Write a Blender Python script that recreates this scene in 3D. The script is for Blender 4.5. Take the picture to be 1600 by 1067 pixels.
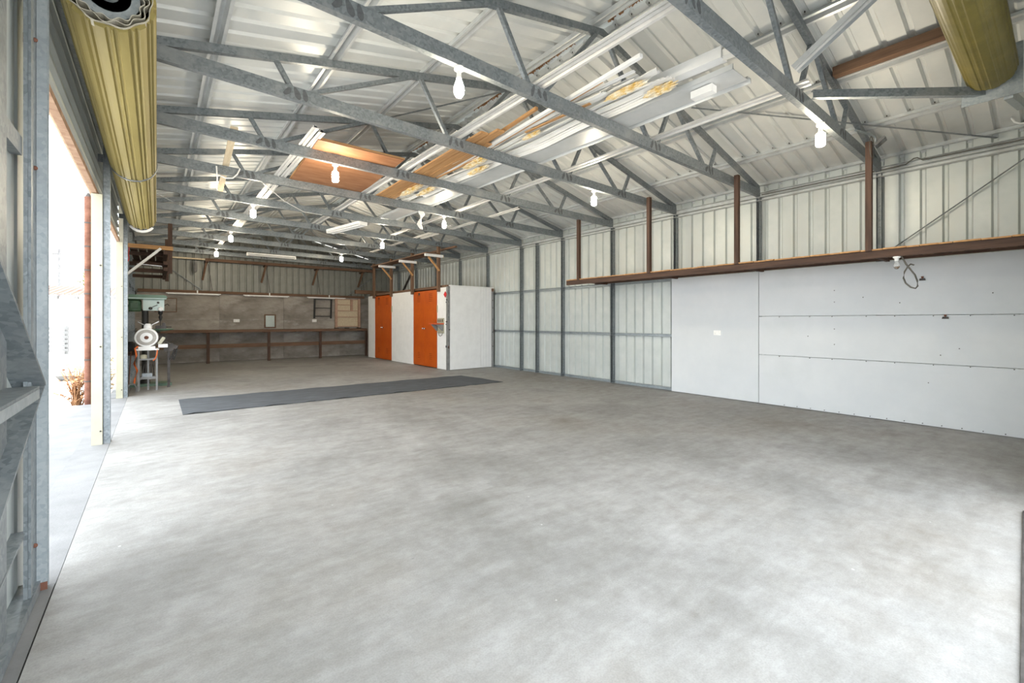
import bpy, math, random
from mathutils import Vector
random.seed(7)
for o in list(bpy.data.objects): bpy.data.objects.remove(o, do_unlink=True)
scn = bpy.context.scene
col = scn.collection
# ---------------------------------------------------------------- camera
TH = math.atan2(555.0, 695.0)
cd = bpy.data.cameras.new('camera'); cam = bpy.data.objects.new('camera', cd); col.objects.link(cam)
cam.location = (0, 0, 1.2); cam.rotation_euler = (math.pi/2, 0, -TH)
cd.sensor_width = 36; cd.lens = 695/1600*36; cd.shift_y = -31.5/1600; cd.clip_start = 0.02; cd.clip_end = 400
scn.camera = cam
# ---------------------------------------------------------------- world, sun, exposure
w = bpy.data.worlds.new('sky'); scn.world = w; w.use_nodes = True
bg = w.node_tree.nodes['Background']
bg.inputs[0].default_value = (0.88, 0.945, 1.0, 1); bg.inputs[1].default_value = 4.1
sd = bpy.data.lights.new('sun', 'SUN'); sun = bpy.data.objects.new('sun', sd); col.objects.link(sun)
sd.energy = 14; sd.angle = 0.009; sd.color = (1, 0.96, 0.9)
sun.rotation_euler = (math.radians(-7), math.radians(5), 0)   # nearly overhead, leaning from the right and the far end
scn.view_settings.view_transform = 'Standard'; scn.view_settings.look = 'None'
scn.view_settings.gamma = 1; scn.view_settings.use_curve_mapping = False
scn.view_settings.exposure = 0.68
# ---------------------------------------------------------------- helpers
WL = {}
def V(*a): return Vector(a)
def link(o, parent, wloc):
    col.objects.link(o); WL[o.name] = Vector(wloc)
    if parent is not None:
        o.parent = parent; o.location = Vector(wloc) - WL[parent.name]
    else: o.location = wloc
    return o
def tag(o, label=None, cat=None, group=None, kind=None):
    if label: o['label'] = label
    if cat: o['category'] = cat
    if group: o['group'] = group
    if kind: o['kind'] = kind
    return o
def thing(name, label=None, cat=None, loc=(0,0,0), group=None, kind=None, parent=None):
    o = bpy.data.objects.new(name, None); o.empty_display_size = 0.05
    link(o, parent, loc); return tag(o, label, cat, group, kind)
class MB:
    def __init__(s): s.v = []; s.f = []; s.sm = []
    def add(s, vs, fs, smooth=False):
        n = len(s.v); s.v += [tuple(p) for p in vs]
        for f in fs: s.f.append([i+n for i in f]); s.sm.append(smooth)
        return s
    def box(s, x0, x1, y0, y1, z0, z1):
        vs = [(x, y, z) for z in (z0, z1) for y in (y0, y1) for x in (x0, x1)]
        return s.add(vs, [(0,2,3,1),(4,5,7,6),(0,1,5,4),(2,6,7,3),(0,4,6,2),(1,3,7,5)])
    def ext(s, prof, p0, p1, u, v, caps=True, smooth=False):
        p0 = Vector(p0); p1 = Vector(p1); u = Vector(u); v = Vector(v); n = len(prof)
        vs = [p0+u*a+v*b for a, b in prof] + [p1+u*a+v*b for a, b in prof]
        fs = [(i, (i+1) % n, n+(i+1) % n, n+i) for i in range(n)]
        s.add(vs, fs, smooth)
        if caps: s.add(vs, [tuple(range(n-1, -1, -1)), tuple(range(n, 2*n))])
        return s
    def bar(s, p0, p1, w, h, up=(0,0,1)):
        p0 = Vector(p0); p1 = Vector(p1); d = (p1-p0).normalized(); up = Vector(up)
        u = d.cross(up)
        if u.length < 1e-4: u = d.cross(Vector((0,1,0)))
        u.normalize(); v = u.cross(d).normalized()
        return s.ext([(-w/2,-h/2),(w/2,-h/2),(w/2,h/2),(-w/2,h/2)], p0, p1, u, v)
    def tube(s, pts, r, n=8):
        pts = [Vector(p) for p in pts]; rings = []
        for i, p in enumerate(pts):
            d = (pts[min(i+1, len(pts)-1)]-pts[max(i-1, 0)]).normalized()
            u = d.cross(Vector((0,0,1)))
            if u.length < 1e-3: u = d.cross(Vector((0,1,0)))
            u.normalize(); v = u.cross(d); rr = r[i] if isinstance(r, (list, tuple)) else r
            rings.append([p+(u*math.cos(2*math.pi*k/n)+v*math.sin(2*math.pi*k/n))*rr for k in range(n)])
        vs = [q for R in rings for q in R]; fs = []
        for i in range(len(pts)-1):
            for k in range(n): fs.append((i*n+k, i*n+(k+1) % n, (i+1)*n+(k+1) % n, (i+1)*n+k))
        s.add(vs, fs, True); m = len(vs)
        return s.add(vs, [tuple(range(n-1, -1, -1)), tuple(range(m-n, m))])
    def lathe(s, prof, c, axis=(0,0,1), n=20):
        c = Vector(c); a = Vector(axis).normalized(); u = a.cross(Vector((0,1,0)))
        if u.length < 1e-3: u = a.cross(Vector((1,0,0)))
        u.normalize(); v = a.cross(u); vs = []; fs = []
        for r, h in prof:
            for k in range(n):
                t = 2*math.pi*k/n; vs.append(c+a*h+(u*math.cos(t)+v*math.sin(t))*max(r, 1e-4))
        for i in range(len(prof)-1):
            for k in range(n): fs.append((i*n+k, i*n+(k+1) % n, (i+1)*n+(k+1) % n, (i+1)*n+k))
        s.add(vs, fs, True); m = len(vs)
        return s.add(vs, [tuple(range(n-1, -1, -1)), tuple(range(m-n, m))])
    def build(s, name, mat, parent=None, kind=None):
        xs = [p[0] for p in s.v]; ys = [p[1] for p in s.v]; zs = [p[2] for p in s.v]
        o0 = Vector(((min(xs)+max(xs))/2, (min(ys)+max(ys))/2, min(zs)))
        me = bpy.data.meshes.new(name)
        me.from_pydata([tuple(Vector(p)-o0) for p in s.v], [], s.f); me.update()
        for p, q in zip(me.polygons, s.sm): p.use_smooth = q
        me.validate()
        import bmesh
        bm = bmesh.new(); bm.from_mesh(me); bmesh.ops.recalc_face_normals(bm, faces=bm.faces); bm.to_mesh(me); bm.free()
        me.materials.append(mat)
        o = bpy.data.objects.new(name, me); link(o, parent, o0)
        if kind: o['kind'] = kind
        return o
def copy_tree(o, d, parent=None):
    c = o.copy(); col.objects.link(c); WL[c.name] = WL[o.name]+Vector(d)
    if parent is None: c.location = WL[c.name]
    else: c.parent = parent; c.location = o.location.copy()
    for ch in list(o.children): copy_tree(ch, d, c)
    return c
def inst(o, wloc, parent):
    """one more piece sharing the mesh of o, standing at wloc"""
    c = o.copy(); col.objects.link(c); WL[c.name] = Vector(wloc); c.parent = parent
    c.location = Vector(wloc)-(WL[parent.name] if parent else Vector((0,0,0))); return c
def C_prof(h, wd, t=0.003): return [(0,0),(wd,0),(wd,t),(t,t),(t,h-t),(wd,h-t),(wd,h),(0,h)]
def hat(wc=0.04, brim=0.02, h=0.055, t=0.003):
    a = wc/2; b = a+0.008; c = b+brim
    return [(-c,0),(-b+t,0),(-a+t,h-t),(a-t,h-t),(b-t,0),(c,0),(c,t),(b,t),(a,h),(-a,h),(-b,t),(-c,t)]
# ---------------------------------------------------------------- materials
def mat(name, c1, c2=None, scale=6, rough=0.6, metal=0.0, stretch=(1,1,1), bump=0.0, detail=6, lo=0.35, hi=0.65, kind='noise', spec=0.4, c3=None, s3=1.2, lo3=0.5, hi3=0.7, bscale=None):
    m = bpy.data.materials.new(name); m.use_nodes = True; nt = m.node_tree; N = nt.nodes; L = nt.links
    b = N['Principled BSDF']; b.inputs['Roughness'].default_value = rough; b.inputs['Metallic'].default_value = metal
    b.inputs['Specular IOR Level'].default_value = spec
    c2 = c2 or tuple(min(1, x*1.12) for x in c1)
    tc = N.new('ShaderNodeTexCoord'); mp = N.new('ShaderNodeMapping'); mp.inputs['Scale'].default_value = stretch
    L.new(tc.outputs['Object'], mp.inputs[0])
    if kind == 'vor':
        t = N.new('ShaderNodeTexVoronoi'); t.inputs['Scale'].default_value = scale; out = t.outputs['Color']
    else:
        t = N.new('ShaderNodeTexNoise'); t.inputs['Scale'].default_value = scale; t.inputs['Detail'].default_value = detail
        t.inputs['Roughness'].default_value = 0.62; out = t.outputs['Fac']
    L.new(mp.outputs[0], t.inputs['Vector'])
    r = N.new('ShaderNodeValToRGB'); r.color_ramp.elements[0].position = lo; r.color_ramp.elements[1].position = hi
    r.color_ramp.elements[0].color = (*c1, 1); r.color_ramp.elements[1].color = (*c2, 1)
    L.new(out, r.inputs[0]); cur = r.outputs[0]
    if c3:
        t3 = N.new('ShaderNodeTexNoise'); t3.inputs['Scale'].default_value = s3; t3.inputs['Detail'].default_value = 8; t3.inputs['Roughness'].default_value = 0.65
        L.new(mp.outputs[0], t3.inputs['Vector'])
        mr = N.new('ShaderNodeMapRange'); mr.inputs['From Min'].default_value = lo3; mr.inputs['From Max'].default_value = hi3
        L.new(t3.outputs['Fac'], mr.inputs['Value'])
        mx = N.new('ShaderNodeMix'); mx.data_type = 'RGBA'; L.new(mr.outputs[0], mx.inputs[0]); L.new(cur, mx.inputs[6]); mx.inputs[7].default_value = (*c3, 1)
        cur = mx.outputs[2]
    L.new(cur, b.inputs['Base Color'])
    if bump:
        bt = t
        if bscale:
            bt = N.new('ShaderNodeTexNoise'); bt.inputs['Scale'].default_value = bscale; bt.inputs['Detail'].default_value = 6; L.new(mp.outputs[0], bt.inputs['Vector'])
        bn = N.new('ShaderNodeBump'); bn.inputs['Strength'].default_value = bump; bn.inputs['Distance'].default_value = 0.01
        L.new(bt.outputs['Fac' if not (kind == 'vor' and bt is t) else 'Distance'], bn.inputs['Height']); L.new(bn.outputs[0], b.inputs['Normal'])
    return m
def emit(name, c, s):
    m = bpy.data.materials.new(name); m.use_nodes = True; b = m.node_tree.nodes['Principled BSDF']
    b.inputs['Base Color'].default_value = (1,1,1,1); b.inputs['Emission Color'].default_value = (*c, 1); b.inputs['Emission Strength'].default_value = s
    return m
def wood(name, c1, c2, axis, rough=0.75):
    st = [14, 14, 14]; st['xyz'.index(axis)] = 1.0
    return mat(name, c1, c2, scale=2.2, rough=rough, stretch=st, bump=0.25, lo=0.3, hi=0.7)
GALV = mat('galvanised_steel', (.15,.172,.186), (.25,.275,.288), scale=55, rough=.42, metal=.35, kind='vor', lo=0.1, hi=.9, c3=(.30,.315,.318), s3=3)
GALV_L = mat('light_galvanised_steel', (.30,.34,.355), (.40,.43,.44), scale=60, rough=.4, metal=.3, kind='vor', lo=.1, hi=.9, c3=(.25,.275,.29), s3=2)
GIRTL = mat('bright_girt_steel', (.50,.53,.53), (.60,.62,.61), scale=20, rough=.4, metal=.15, c3=(.42,.42,.40), s3=4)
WELD = mat('weld_scorch', (.085,.09,.098), (.13,.14,.145), scale=30, rough=.6, metal=.2)
ZINC = mat('coated_sheet_steel', (.62,.645,.635), (.69,.70,.68), scale=3, rough=.4, metal=.08, stretch=(1,1,1), c3=(.58,.60,.585), s3=.9)
ZWALL = mat('wall_sheet_steel', (.50,.54,.525), (.57,.60,.58), scale=4, rough=.42, metal=.2, c3=(.46,.48,.45), s3=1.0)
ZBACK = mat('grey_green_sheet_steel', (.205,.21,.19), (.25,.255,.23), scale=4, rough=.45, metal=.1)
PURL = mat('purlin_steel', (.56,.58,.59), (.66,.68,.68), scale=8, rough=.35, metal=.35)
WHITE = mat('white_paint', (.80,.80,.79), (.86,.86,.85), scale=5, rough=.55)
PANEL = mat('white_board', (.61,.64,.665), (.67,.695,.715), scale=1.3, rough=.6, c3=(.60,.63,.645), s3=.8, lo3=.55, hi3=.75)
PLASTIC = mat('white_plastic', (.82,.82,.80), rough=.35)
CONC = mat('floor_concrete', (.265,.262,.255), (.40,.398,.392), scale=.9, rough=.62, detail=12, bump=.12, bscale=60, lo=.36, hi=.62, c3=(.235,.218,.195), s3=.45, lo3=.50, hi3=.68, spec=.35)
def concrete_floor():
    nt = CONC.node_tree; N = nt.nodes; L = nt.links; b = N['Principled BSDF']
    src = b.inputs['Base Color'].links[0].from_socket
    tc = N.new('ShaderNodeTexCoord'); mp = N.new('ShaderNodeMapping'); mp.inputs['Scale'].default_value = (2.2, 7, 1); mp.inputs['Rotation'].default_value = (0,0,.35); L.new(tc.outputs['Object'], mp.inputs[0])
    t = N.new('ShaderNodeTexNoise'); t.inputs['Scale'].default_value = 1.4; t.inputs['Detail'].default_value = 12; t.inputs['Roughness'].default_value = .7; L.new(mp.outputs[0], t.inputs['Vector'])
    r = N.new('ShaderNodeValToRGB'); r.color_ramp.elements[0].position = .32; r.color_ramp.elements[0].color = (.72,.70,.66,1); r.color_ramp.elements[1].position = .66; r.color_ramp.elements[1].color = (1.12,1.12,1.13,1)
    L.new(t.outputs['Fac'], r.inputs[0])
    sp = N.new('ShaderNodeTexNoise'); sp.inputs['Scale'].default_value = 140; sp.inputs['Detail'].default_value = 3; L.new(tc.outputs['Object'], sp.inputs['Vector'])
    r2 = N.new('ShaderNodeValToRGB'); r2.color_ramp.elements[0].position = .3; r2.color_ramp.elements[0].color = (.86,.86,.86,1); r2.color_ramp.elements[1].position = .6; r2.color_ramp.elements[1].color = (1.06,1.06,1.06,1); L.new(sp.outputs['Fac'], r2.inputs[0])
    m1 = N.new('ShaderNodeMix'); m1.data_type = 'RGBA'; m1.blend_type = 'MULTIPLY'; m1.inputs[0].default_value = .6; L.new(src, m1.inputs[6]); L.new(r.outputs[0], m1.inputs[7])
    m2 = N.new('ShaderNodeMix'); m2.data_type = 'RGBA'; m2.blend_type = 'MULTIPLY'; m2.inputs[0].default_value = .7; L.new(m1.outputs[2], m2.inputs[6]); L.new(r2.outputs[0], m2.inputs[7])
    f3 = N.new('ShaderNodeTexNoise'); f3.inputs['Scale'].default_value = 7; f3.inputs['Detail'].default_value = 14; f3.inputs['Roughness'].default_value = .75; L.new(tc.outputs['Object'], f3.inputs['Vector'])
    r3 = N.new('ShaderNodeValToRGB'); r3.color_ramp.elements[0].position = .36; r3.color_ramp.elements[0].color = (.80,.79,.77,1); r3.color_ramp.elements[1].position = .62; r3.color_ramp.elements[1].color = (1.08,1.08,1.08,1); L.new(f3.outputs['Fac'], r3.inputs[0])
    m3 = N.new('ShaderNodeMix'); m3.data_type = 'RGBA'; m3.blend_type = 'MULTIPLY'; m3.inputs[0].default_value = .75; L.new(m2.outputs[2], m3.inputs[6]); L.new(r3.outputs[0], m3.inputs[7])
    vo = N.new('ShaderNodeTexVoronoi'); vo.inputs['Scale'].default_value = 5.5; L.new(tc.outputs['Object'], vo.inputs['Vector'])
    mr = N.new('ShaderNodeMapRange'); mr.inputs['From Min'].default_value = .045; mr.inputs['From Max'].default_value = .02; L.new(vo.outputs['Distance'], mr.inputs['Value'])
    m4 = N.new('ShaderNodeMix'); m4.data_type = 'RGBA'; L.new(mr.outputs[0], m4.inputs[0]); L.new(m3.outputs[2], m4.inputs[6])
    r4 = N.new('ShaderNodeValToRGB'); r4.color_ramp.interpolation = 'CONSTANT'; r4.color_ramp.elements[0].color = (.22,.215,.21,1); r4.color_ramp.elements[1].position = .5; r4.color_ramp.elements[1].color = (.55,.55,.55,1); L.new(vo.outputs['Color'], r4.inputs[0]); L.new(r4.outputs[0], m4.inputs[7])
    L.new(m4.outputs[2], b.inputs['Base Color'])
concrete_floor()
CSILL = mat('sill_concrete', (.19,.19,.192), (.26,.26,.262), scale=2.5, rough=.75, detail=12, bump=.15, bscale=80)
CWALL = mat('stained_concrete', (.17,.152,.132), (.40,.37,.33), scale=1.6, rough=.85, detail=12, bump=.3, bscale=18, stretch=(.7,1,1.4), c3=(.47,.445,.41), s3=2.0, lo3=.54, hi3=.70)
DIRT = mat('pale_ground', (.36,.35,.33), (.46,.45,.43), scale=1.2, rough=.95, detail=10, bump=.2, bscale=30)
WD = {a: wood('dark_stained_timber_'+a, (.040,.022,.016), (.105,.058,.038), a) for a in 'xyz'}
WM = {a: wood('brown_timber_'+a, (.088,.050,.030), (.20,.115,.07), a) for a in 'xyz'}
WR = {a: wood('raw_timber_'+a, (.34,.17,.065), (.56,.32,.14), a) for a in 'xyz'}
PLY = mat('plywood_face', (.27,.115,.05), (.38,.185,.09), scale=3, rough=.7, stretch=(1,4,1))
PINE = mat('pale_timber', (.55,.45,.30), (.68,.58,.42), scale=3, rough=.7, stretch=(8,1,8))
PINK = mat('pinkish_timber', (.40,.245,.175), (.52,.34,.25), scale=4, rough=.75)
FOAM = mat('yellowed_foam', (.70,.46,.10), (.86,.82,.70), scale=16, rough=.9, bump=.6)
SHEETW = mat('old_white_plastic', (.80,.78,.73), (.88,.87,.84), scale=3, rough=.5, c3=(.62,.52,.38), s3=2.2, lo3=.62, hi3=.75)
KHAKI = mat('khaki_door_curtain', (.26,.21,.065), (.32,.262,.088), scale=4, rough=.6, stretch=(1,.2,1))
OLIVE = mat('olive_door_curtain', (.115,.092,.014), (.16,.13,.024), scale=6, rough=.45, c3=(.19,.165,.06), s3=5, lo3=.6, hi3=.75)
CREAM = mat('cream_paint', (.40,.385,.29), (.46,.44,.335), scale=3, rough=.5)
ORANGE = mat('orange_paint', (.46,.072,.002), (.55,.10,.004), scale=2.5, rough=.45, c3=(.42,.065,.004), s3=1.6, lo3=.55, hi3=.7)
ORANGED = mat('dark_orange_paint', (.20,.03,.002), (.28,.05,.004), rough=.6)  # darker orange for the locker vent louvres
RUST = mat('rusty_steel', (.11,.042,.026), (.22,.10,.065), scale=8, rough=.85, bump=.2)
RUSTT = mat('rusty_trim', (.22,.12,.07), (.36,.24,.16), scale=12, rough=.85, bump=.3)
BLACK = mat('black_paint', (.012,.012,.012), (.03,.03,.03), rough=.5)
DARK = mat('dark_iron', (.04,.035,.032), (.09,.08,.075), scale=12, rough=.5, metal=.4)
CHROME = mat('bright_steel', (.6,.6,.6), rough=.25, metal=.9)
GREEN = mat('green_enamel', (.095,.17,.12), (.13,.22,.155), rough=.4)
DGREEN = mat('dark_green_enamel', (.035,.075,.04), (.06,.11,.06), rough=.45)
PALEG = mat('pale_green_enamel', (.50,.62,.60), (.58,.68,.66), rough=.4)
GREYP = mat('grey_primer', (.20,.20,.20), (.29,.29,.285), scale=9, rough=.6, metal=.2)
CORD = mat('orange_cord', (.72,.15,.03), rough=.5)
REDP = mat('red_paint', (.55,.012,.015), rough=.4)
ORED = mat('orange_red_paint', (.55,.10,.035), rough=.5)
MATM = mat('grey_carpet', (.07,.077,.085), (.105,.113,.125), scale=3, rough=.95, bump=.3, bscale=160, stretch=(1,3,1))
CABLE = mat('grey_cable', (.10,.095,.08), rough=.55)
GLASS = bpy.data.materials.new('clear_glass'); GLASS.use_nodes = True
_b = GLASS.node_tree.nodes['Principled BSDF']; _b.inputs['Transmission Weight'].default_value = .9; _b.inputs['Roughness'].default_value = .08; _b.inputs['Base Color'].default_value = (.95,.95,.93,1)
BULB = emit('lit_bulb', (1, .87, .66), 200)
MIRROR = mat('mirror_glass', (.75,.77,.76), rough=.04, metal=1.0)
NAVY = mat('navy_label', (.02,.03,.07), rough=.4)
LEAF = mat('dry_leaf', (.20,.085,.035), (.36,.20,.10), scale=20, rough=.9)
STRAW = mat('dry_straw', (.48,.34,.18), (.62,.48,.28), scale=10, rough=.9)
GRASS = mat('green_frond', (.16,.22,.05), (.28,.30,.08), scale=10, rough=.8)
STONE = mat('grey_stone', (.10,.10,.098), (.17,.165,.16), scale=8, rough=.9, bump=.4)
ROOFRED = mat('red_brown_roof_sheet', (.10,.03,.018), (.15,.05,.03), rough=.7)
WEATH = mat('weathered_timber', (.15,.15,.15), (.23,.23,.225), scale=6, rough=.85)
# ---------------------------------------------------------------- dimensions (metres)
XL, XR, YB, XRI, LIGHT_DOORX = -0.47, 6.98, 15.92, 3.4, 4.4       # left wall, right wall, back wall, ridge, front opening edge set for indoor light
TY = [1.43, 2.827, 4.174, 5.52, 6.883, 8.292, 9.70, 11.09, 12.50, 13.90, 15.30]
def zb(x): return 3.03+0.0145*(6.9-x)            # underside of the bottom chords
def zt(x): return 4.05-0.22*(XRI-x) if x <= XRI else 4.05-0.245*(x-XRI)   # top of the top chords
PH = 0.055                                       # purlin height
# ================================================================ floor and ground
f = MB().box(-.36, 7.06, -.05, 16.0, -.15, 0); tag(f.build('floor', CONC), 'grey mottled concrete shed floor', kind='structure')
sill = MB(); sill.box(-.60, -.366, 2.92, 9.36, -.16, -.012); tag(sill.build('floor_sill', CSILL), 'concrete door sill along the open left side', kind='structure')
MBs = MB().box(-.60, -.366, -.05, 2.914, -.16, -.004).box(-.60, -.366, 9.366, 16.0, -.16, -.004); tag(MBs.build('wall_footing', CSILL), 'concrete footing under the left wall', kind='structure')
g = MB().box(-80, 60, -60, 120, -.30, -.17); tag(g.build('ground', DIRT), 'sunlit pale ground outside the shed', kind='structure')
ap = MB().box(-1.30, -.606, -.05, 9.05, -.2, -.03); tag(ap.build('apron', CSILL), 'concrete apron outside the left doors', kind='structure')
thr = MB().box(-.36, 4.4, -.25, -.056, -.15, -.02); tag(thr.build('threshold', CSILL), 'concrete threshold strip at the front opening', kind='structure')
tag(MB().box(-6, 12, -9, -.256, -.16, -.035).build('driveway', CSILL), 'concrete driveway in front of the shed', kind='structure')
# ================================================================ ribbed sheets
PITCH = .19
def ribbed(n, up=.029, t=.0015, pitch=PITCH):
    """profile of a trapezoidal sheet, n ribs wide; ribs rise along +b"""
    p = []
    for i in range(n):
        x = i*pitch
        p += [(x, 0), (x+pitch-.058, 0), (x+pitch-.042, up), (x+pitch-.016, up)]
    p.append((n*pitch, 0))
    return p + [(a, b+t) for a, b in reversed(p)]
roof = thing('ceiling', 'ribbed steel roof over the whole shed', kind='structure', loc=(XRI, 8, 4.1))
NS = 22
def slope_vec(side):
    if side < 0: a = V(XRI+.0, 0, zt(XRI)); b = V(-.62, 0, zt(-.62))
    else: a = V(XRI, 0, zt(XRI)); b = V(7.12, 0, zt(7.12))
    return a, b
for side in (-1, 1):
    a, b = slope_vec(side); d = (b-a).normalized(); nrm = V(-d.z*(1 if side > 0 else -1), 0, abs(d.x))
    first = None
    gap = .05 if side < 0 else .05
    for i in range(NS):
        y0 = -.07+i*.76
        off = nrm*(PH+.004)
        if first is None:
            m = MB().ext(ribbed(4), a+off+d*gap+V(0, y0, 0), b+off+V(0, y0, 0), (0,1,0), nrm); first = m.build('roof_sheet', ZINC, roof)
        else: inst(first, WL[first.name]+V(0, .76*i, 0), roof)
# ridge cap
rc = MB().ext([(-.20, -.20*.22), (0, 0), (.20, -.20*.245), (.20, -.20*.245+.003), (0, .003), (-.20, -.20*.22+.003)], (XRI, -.1, 4.05+PH+.045), (XRI, 16.1, 4.05+PH+.045), (1,0,0), (0,0,1)); rc.build('ridge_cap', ZINC, roof)
# purlins (top hats on the chords)
for x in (-.43, .37, 1.27, 2.20, 3.27, 3.53, 4.41, 5.31, 6.22, 6.97):
    sl = .22 if x <= XRI else -.245; k = math.hypot(1, sl); u = V(1/k, 0, sl/k); v = V(-sl/k, 0, 1/k)
    MB().ext(hat(.045, .022, PH), (x, -.05, zt(x)+.001), (x, 15.95, zt(x)+.001), u, v).build('purlin', PURL, roof)
MB().box(XR+.032, XR+.05, -.05, 16.0, 3.05, zt(XR)+PH+.032).build('eave_closure', ZINC, roof)  # filler strips added to stop daylight leaking past the sheet ribs
MB().box(XL-.05, XL-.032, -.05, 16.0, 3.05, zt(XL)+PH+.03).build('eave_closure', ZINC, roof)
# screws through the roof purlins, near part of the right slope
scr = None
for x in (3.53, 4.41, 5.31, 6.22):
    for j in range(2, 22):
        y = .12+j*.19-.03
        p = V(x-.05, y, zt(x-.05)+PH-.012)
        if scr is None:
            scr = MB().lathe([(.005,0),(.005,.014)], p+V(0,0,.004), n=6).build('screw', DARK, roof); continue
        inst(scr, p, roof)
# rust-brown leaf litter caught under the ridge
lit = MB()
for i in range(1500):
    y = random.uniform(1.2, 7.0)
    if math.sin(y*2.1)+math.sin(y*5.3+1) < -.4: continue
    x = 3.365+random.uniform(-.02, .025)+.015*math.sin(y*7); z = 4.05-.22*(3.4-x)+PH-.014+random.uniform(-.02, .004); s = random.uniform(.008, .024)
    a = random.uniform(0, 6.3)
    lit.add([(x+s*math.cos(a), y+s*math.sin(a), z), (x+s*math.cos(a+2), y+s*math.sin(a+2), z-s*.6), (x+s*math.cos(a+4), y+s*math.sin(a+4), z+s*.4), (x, y, z+s*.7)], [(0,1,2),(0,1,3),(1,2,3),(0,2,3)])
tag(lit.build('leaf_litter', LEAF), 'rust-brown leaf litter caught under the ridge flashing', 'leaf litter', kind='stuff')
# ================================================================ trusses
ORD = ['first', 'second', 'third', 'fourth', 'fifth', 'sixth', 'seventh', 'eighth', 'ninth', 'tenth', 'eleventh']
def make_truss(Y):
    t = thing('steel_truss', loc=(XRI, Y, 3.0))
    MB().ext(C_prof(.112, .052), (-.42, Y, zb(-.42)), (6.92, Y, zb(6.92)), (0,1,0), (0,0,1)).build('bottom_chord', GALV, t)
    for x0, x1 in ((-.42, 3.4), (3.4, 6.92)):
        MB().ext(C_prof(.068, .045), (x0, Y+.0045, zt(x0)-.069), (x1, Y+.0045, zt(x1)-.069), (0,1,0), (0,0,1)).build('top_chord', GALV, t)
    for xb, xt in ((.93, .78), (.98, 2.08), (2.48, 2.13), (2.60, 3.33), (4.20, 3.47), (4.32, 4.62), (5.38, 4.72), (5.48, 5.66)):
        p0 = V(xb, Y+.008, zb(xb)+.06); p1 = V(xt, Y+.008, zt(xt)-.04); d = (p1-p0).normalized(); n = V(d.z, 0, -d.x)
        MB().ext([(a-.019, b) for a, b in [(0,0),(.038,0),(.038,.035),(.035,.035),(.035,.003),(.003,.003),(.003,.035),(0,.035)]], p0, p1, n, (0,1,0)).build('web_member', GALV, t)
    MB().ext([(-.12,-.03),(.12,-.03),(.12,.0),(0,.03),(-.12,.0)], (3.4, Y+.0005, 3.995), (3.4, Y+.004, 3.995), (1,0,0), (0,0,1)).build('apex_plate', GALV, t)
    for x in (-.33, 6.60):
        MB().box(x, x+.20, Y+.056, Y+.06, zb(x)+.02, zb(x)+.13).build('end_cleat', GALV, t)
    for xb in (.93, 2.54, 4.26, 5.43):
        for dx, sl in ((-.055, .35), (.02, -.3), (.085, -.15)):
            m = MB(); pr = [(.02*math.cos(k*math.pi/5)*(1+.2*math.sin(k*2+xb*9)), .045*math.sin(k*math.pi/5)) for k in range(10)]
            m.ext([((a+b*sl)*(.8+.5*abs(math.sin(xb*7+dx*40))), b*(.75+.45*abs(math.cos(xb*5+dx*60)))) for a, b in pr], (xb+dx, Y-.0012, zb(xb)+.056), (xb+dx, Y-.0002, zb(xb)+.056), (1,0,0), (0,0,1)); m.build('weld_mark', WELD, t)
    return t
T0 = make_truss(TY[0]); trusses = [T0]
for Y in TY[1:]: trusses.append(copy_tree(T0, (0, Y-TY[0], 0)))
for i, t in enumerate(trusses):
    tag(t, '%s galvanised steel roof truss counted from the camera end' % ORD[i] if i < 10 else 'rearmost galvanised steel roof truss beside the back gable', 'truss', 'steel roof trusses')
# thin roof bracing straps
tag(MB().bar((4.77, 2.69, zt(4.77)-.075), (6.88, .47, zt(6.88)-.075), .03, .004).build('brace_strap', GALV), 'thin steel brace strap slanting under the right roof slope near the camera', 'brace')
tag(MB().bar((2.31, 5.45, zt(2.31)-.005), (3.39, 4.30, zt(3.39)-.005), .03, .004).build('brace_strap', GALV), 'thin steel brace strap under the left slope near the ridge', 'brace')
# knee brace from the first truss up to the front gable
tag(MB().ext([(-.055,0),(-.05,0),(-.05,.035),(-.02,.035),(-.015,.008),(.015,.008),(.02,.035),(.05,.035),(.05,0),(.055,0),(.055,.04),(.017,.04),(.012,.013),(-.012,.013),(-.017,.04),(-.055,.04)], (4.0, 1.36, 3.20), (3.98, .45, 3.75), (1,0,0), (0,.5,.86)).build('knee_brace', PURL), 'bright steel knee brace rising from the nearest truss towards the front', 'brace')
# timber purlin packer
tag(MB().box(5.08, 5.17, .35, 1.42, 3.56, 3.645).build('timber_packer', WM['y']), 'brown weathered timber beam under the right roof slope near the camera', 'beam')
# ================================================================ right wall
wr = thing('wall_right', 'ribbed steel right-hand wall on galvanised frame', kind='structure', loc=(XR, 8, 0))
first = None
for i in range(22):
    y0 = -.05+i*.76
    if first is None: first = MB().ext(ribbed(4), (XR, y0, .01), (XR, y0, 3.22), (0,1,0), (1,0,0)).build('wall_sheet', ZWALL, wr)
    else: inst(first, WL[first.name]+V(0, .76*i, 0), wr)
p0_ = None
for Y in TY+[7.72]:
    yy = Y if Y != 7.72 else 7.72
    m = MB().ext(C_prof(.05, .075), (XR-.001, yy, 0), (XR-.001, yy, zb(6.9)), (-1,0,0), (0,1,0))
    (m.build('post', GALV, wr))
for z0, z1 in ((1.895, 1.945), (.93, .98), (.005, .06)):
    MB().ext(C_prof(z1-z0, .06), (XR-.004, 4.25, z0), (XR-.004, YB, z0), (-1,0,0), (0,0,1)).build('girt', GALV_L, wr)
MB().ext(C_prof(.062, .07), (XR-.004, .2, 3.025), (XR-.004, YB, 3.025), (-1,0,0), (0,0,1)).build('girt', GIRTL, wr)
MB().ext(C_prof(.05, .085), (XR-.004, .2, 2.97), (XR-.004, YB, 2.97), (-1,0,0), (0,0,1)).build('girt', GIRTL, wr)
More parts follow.
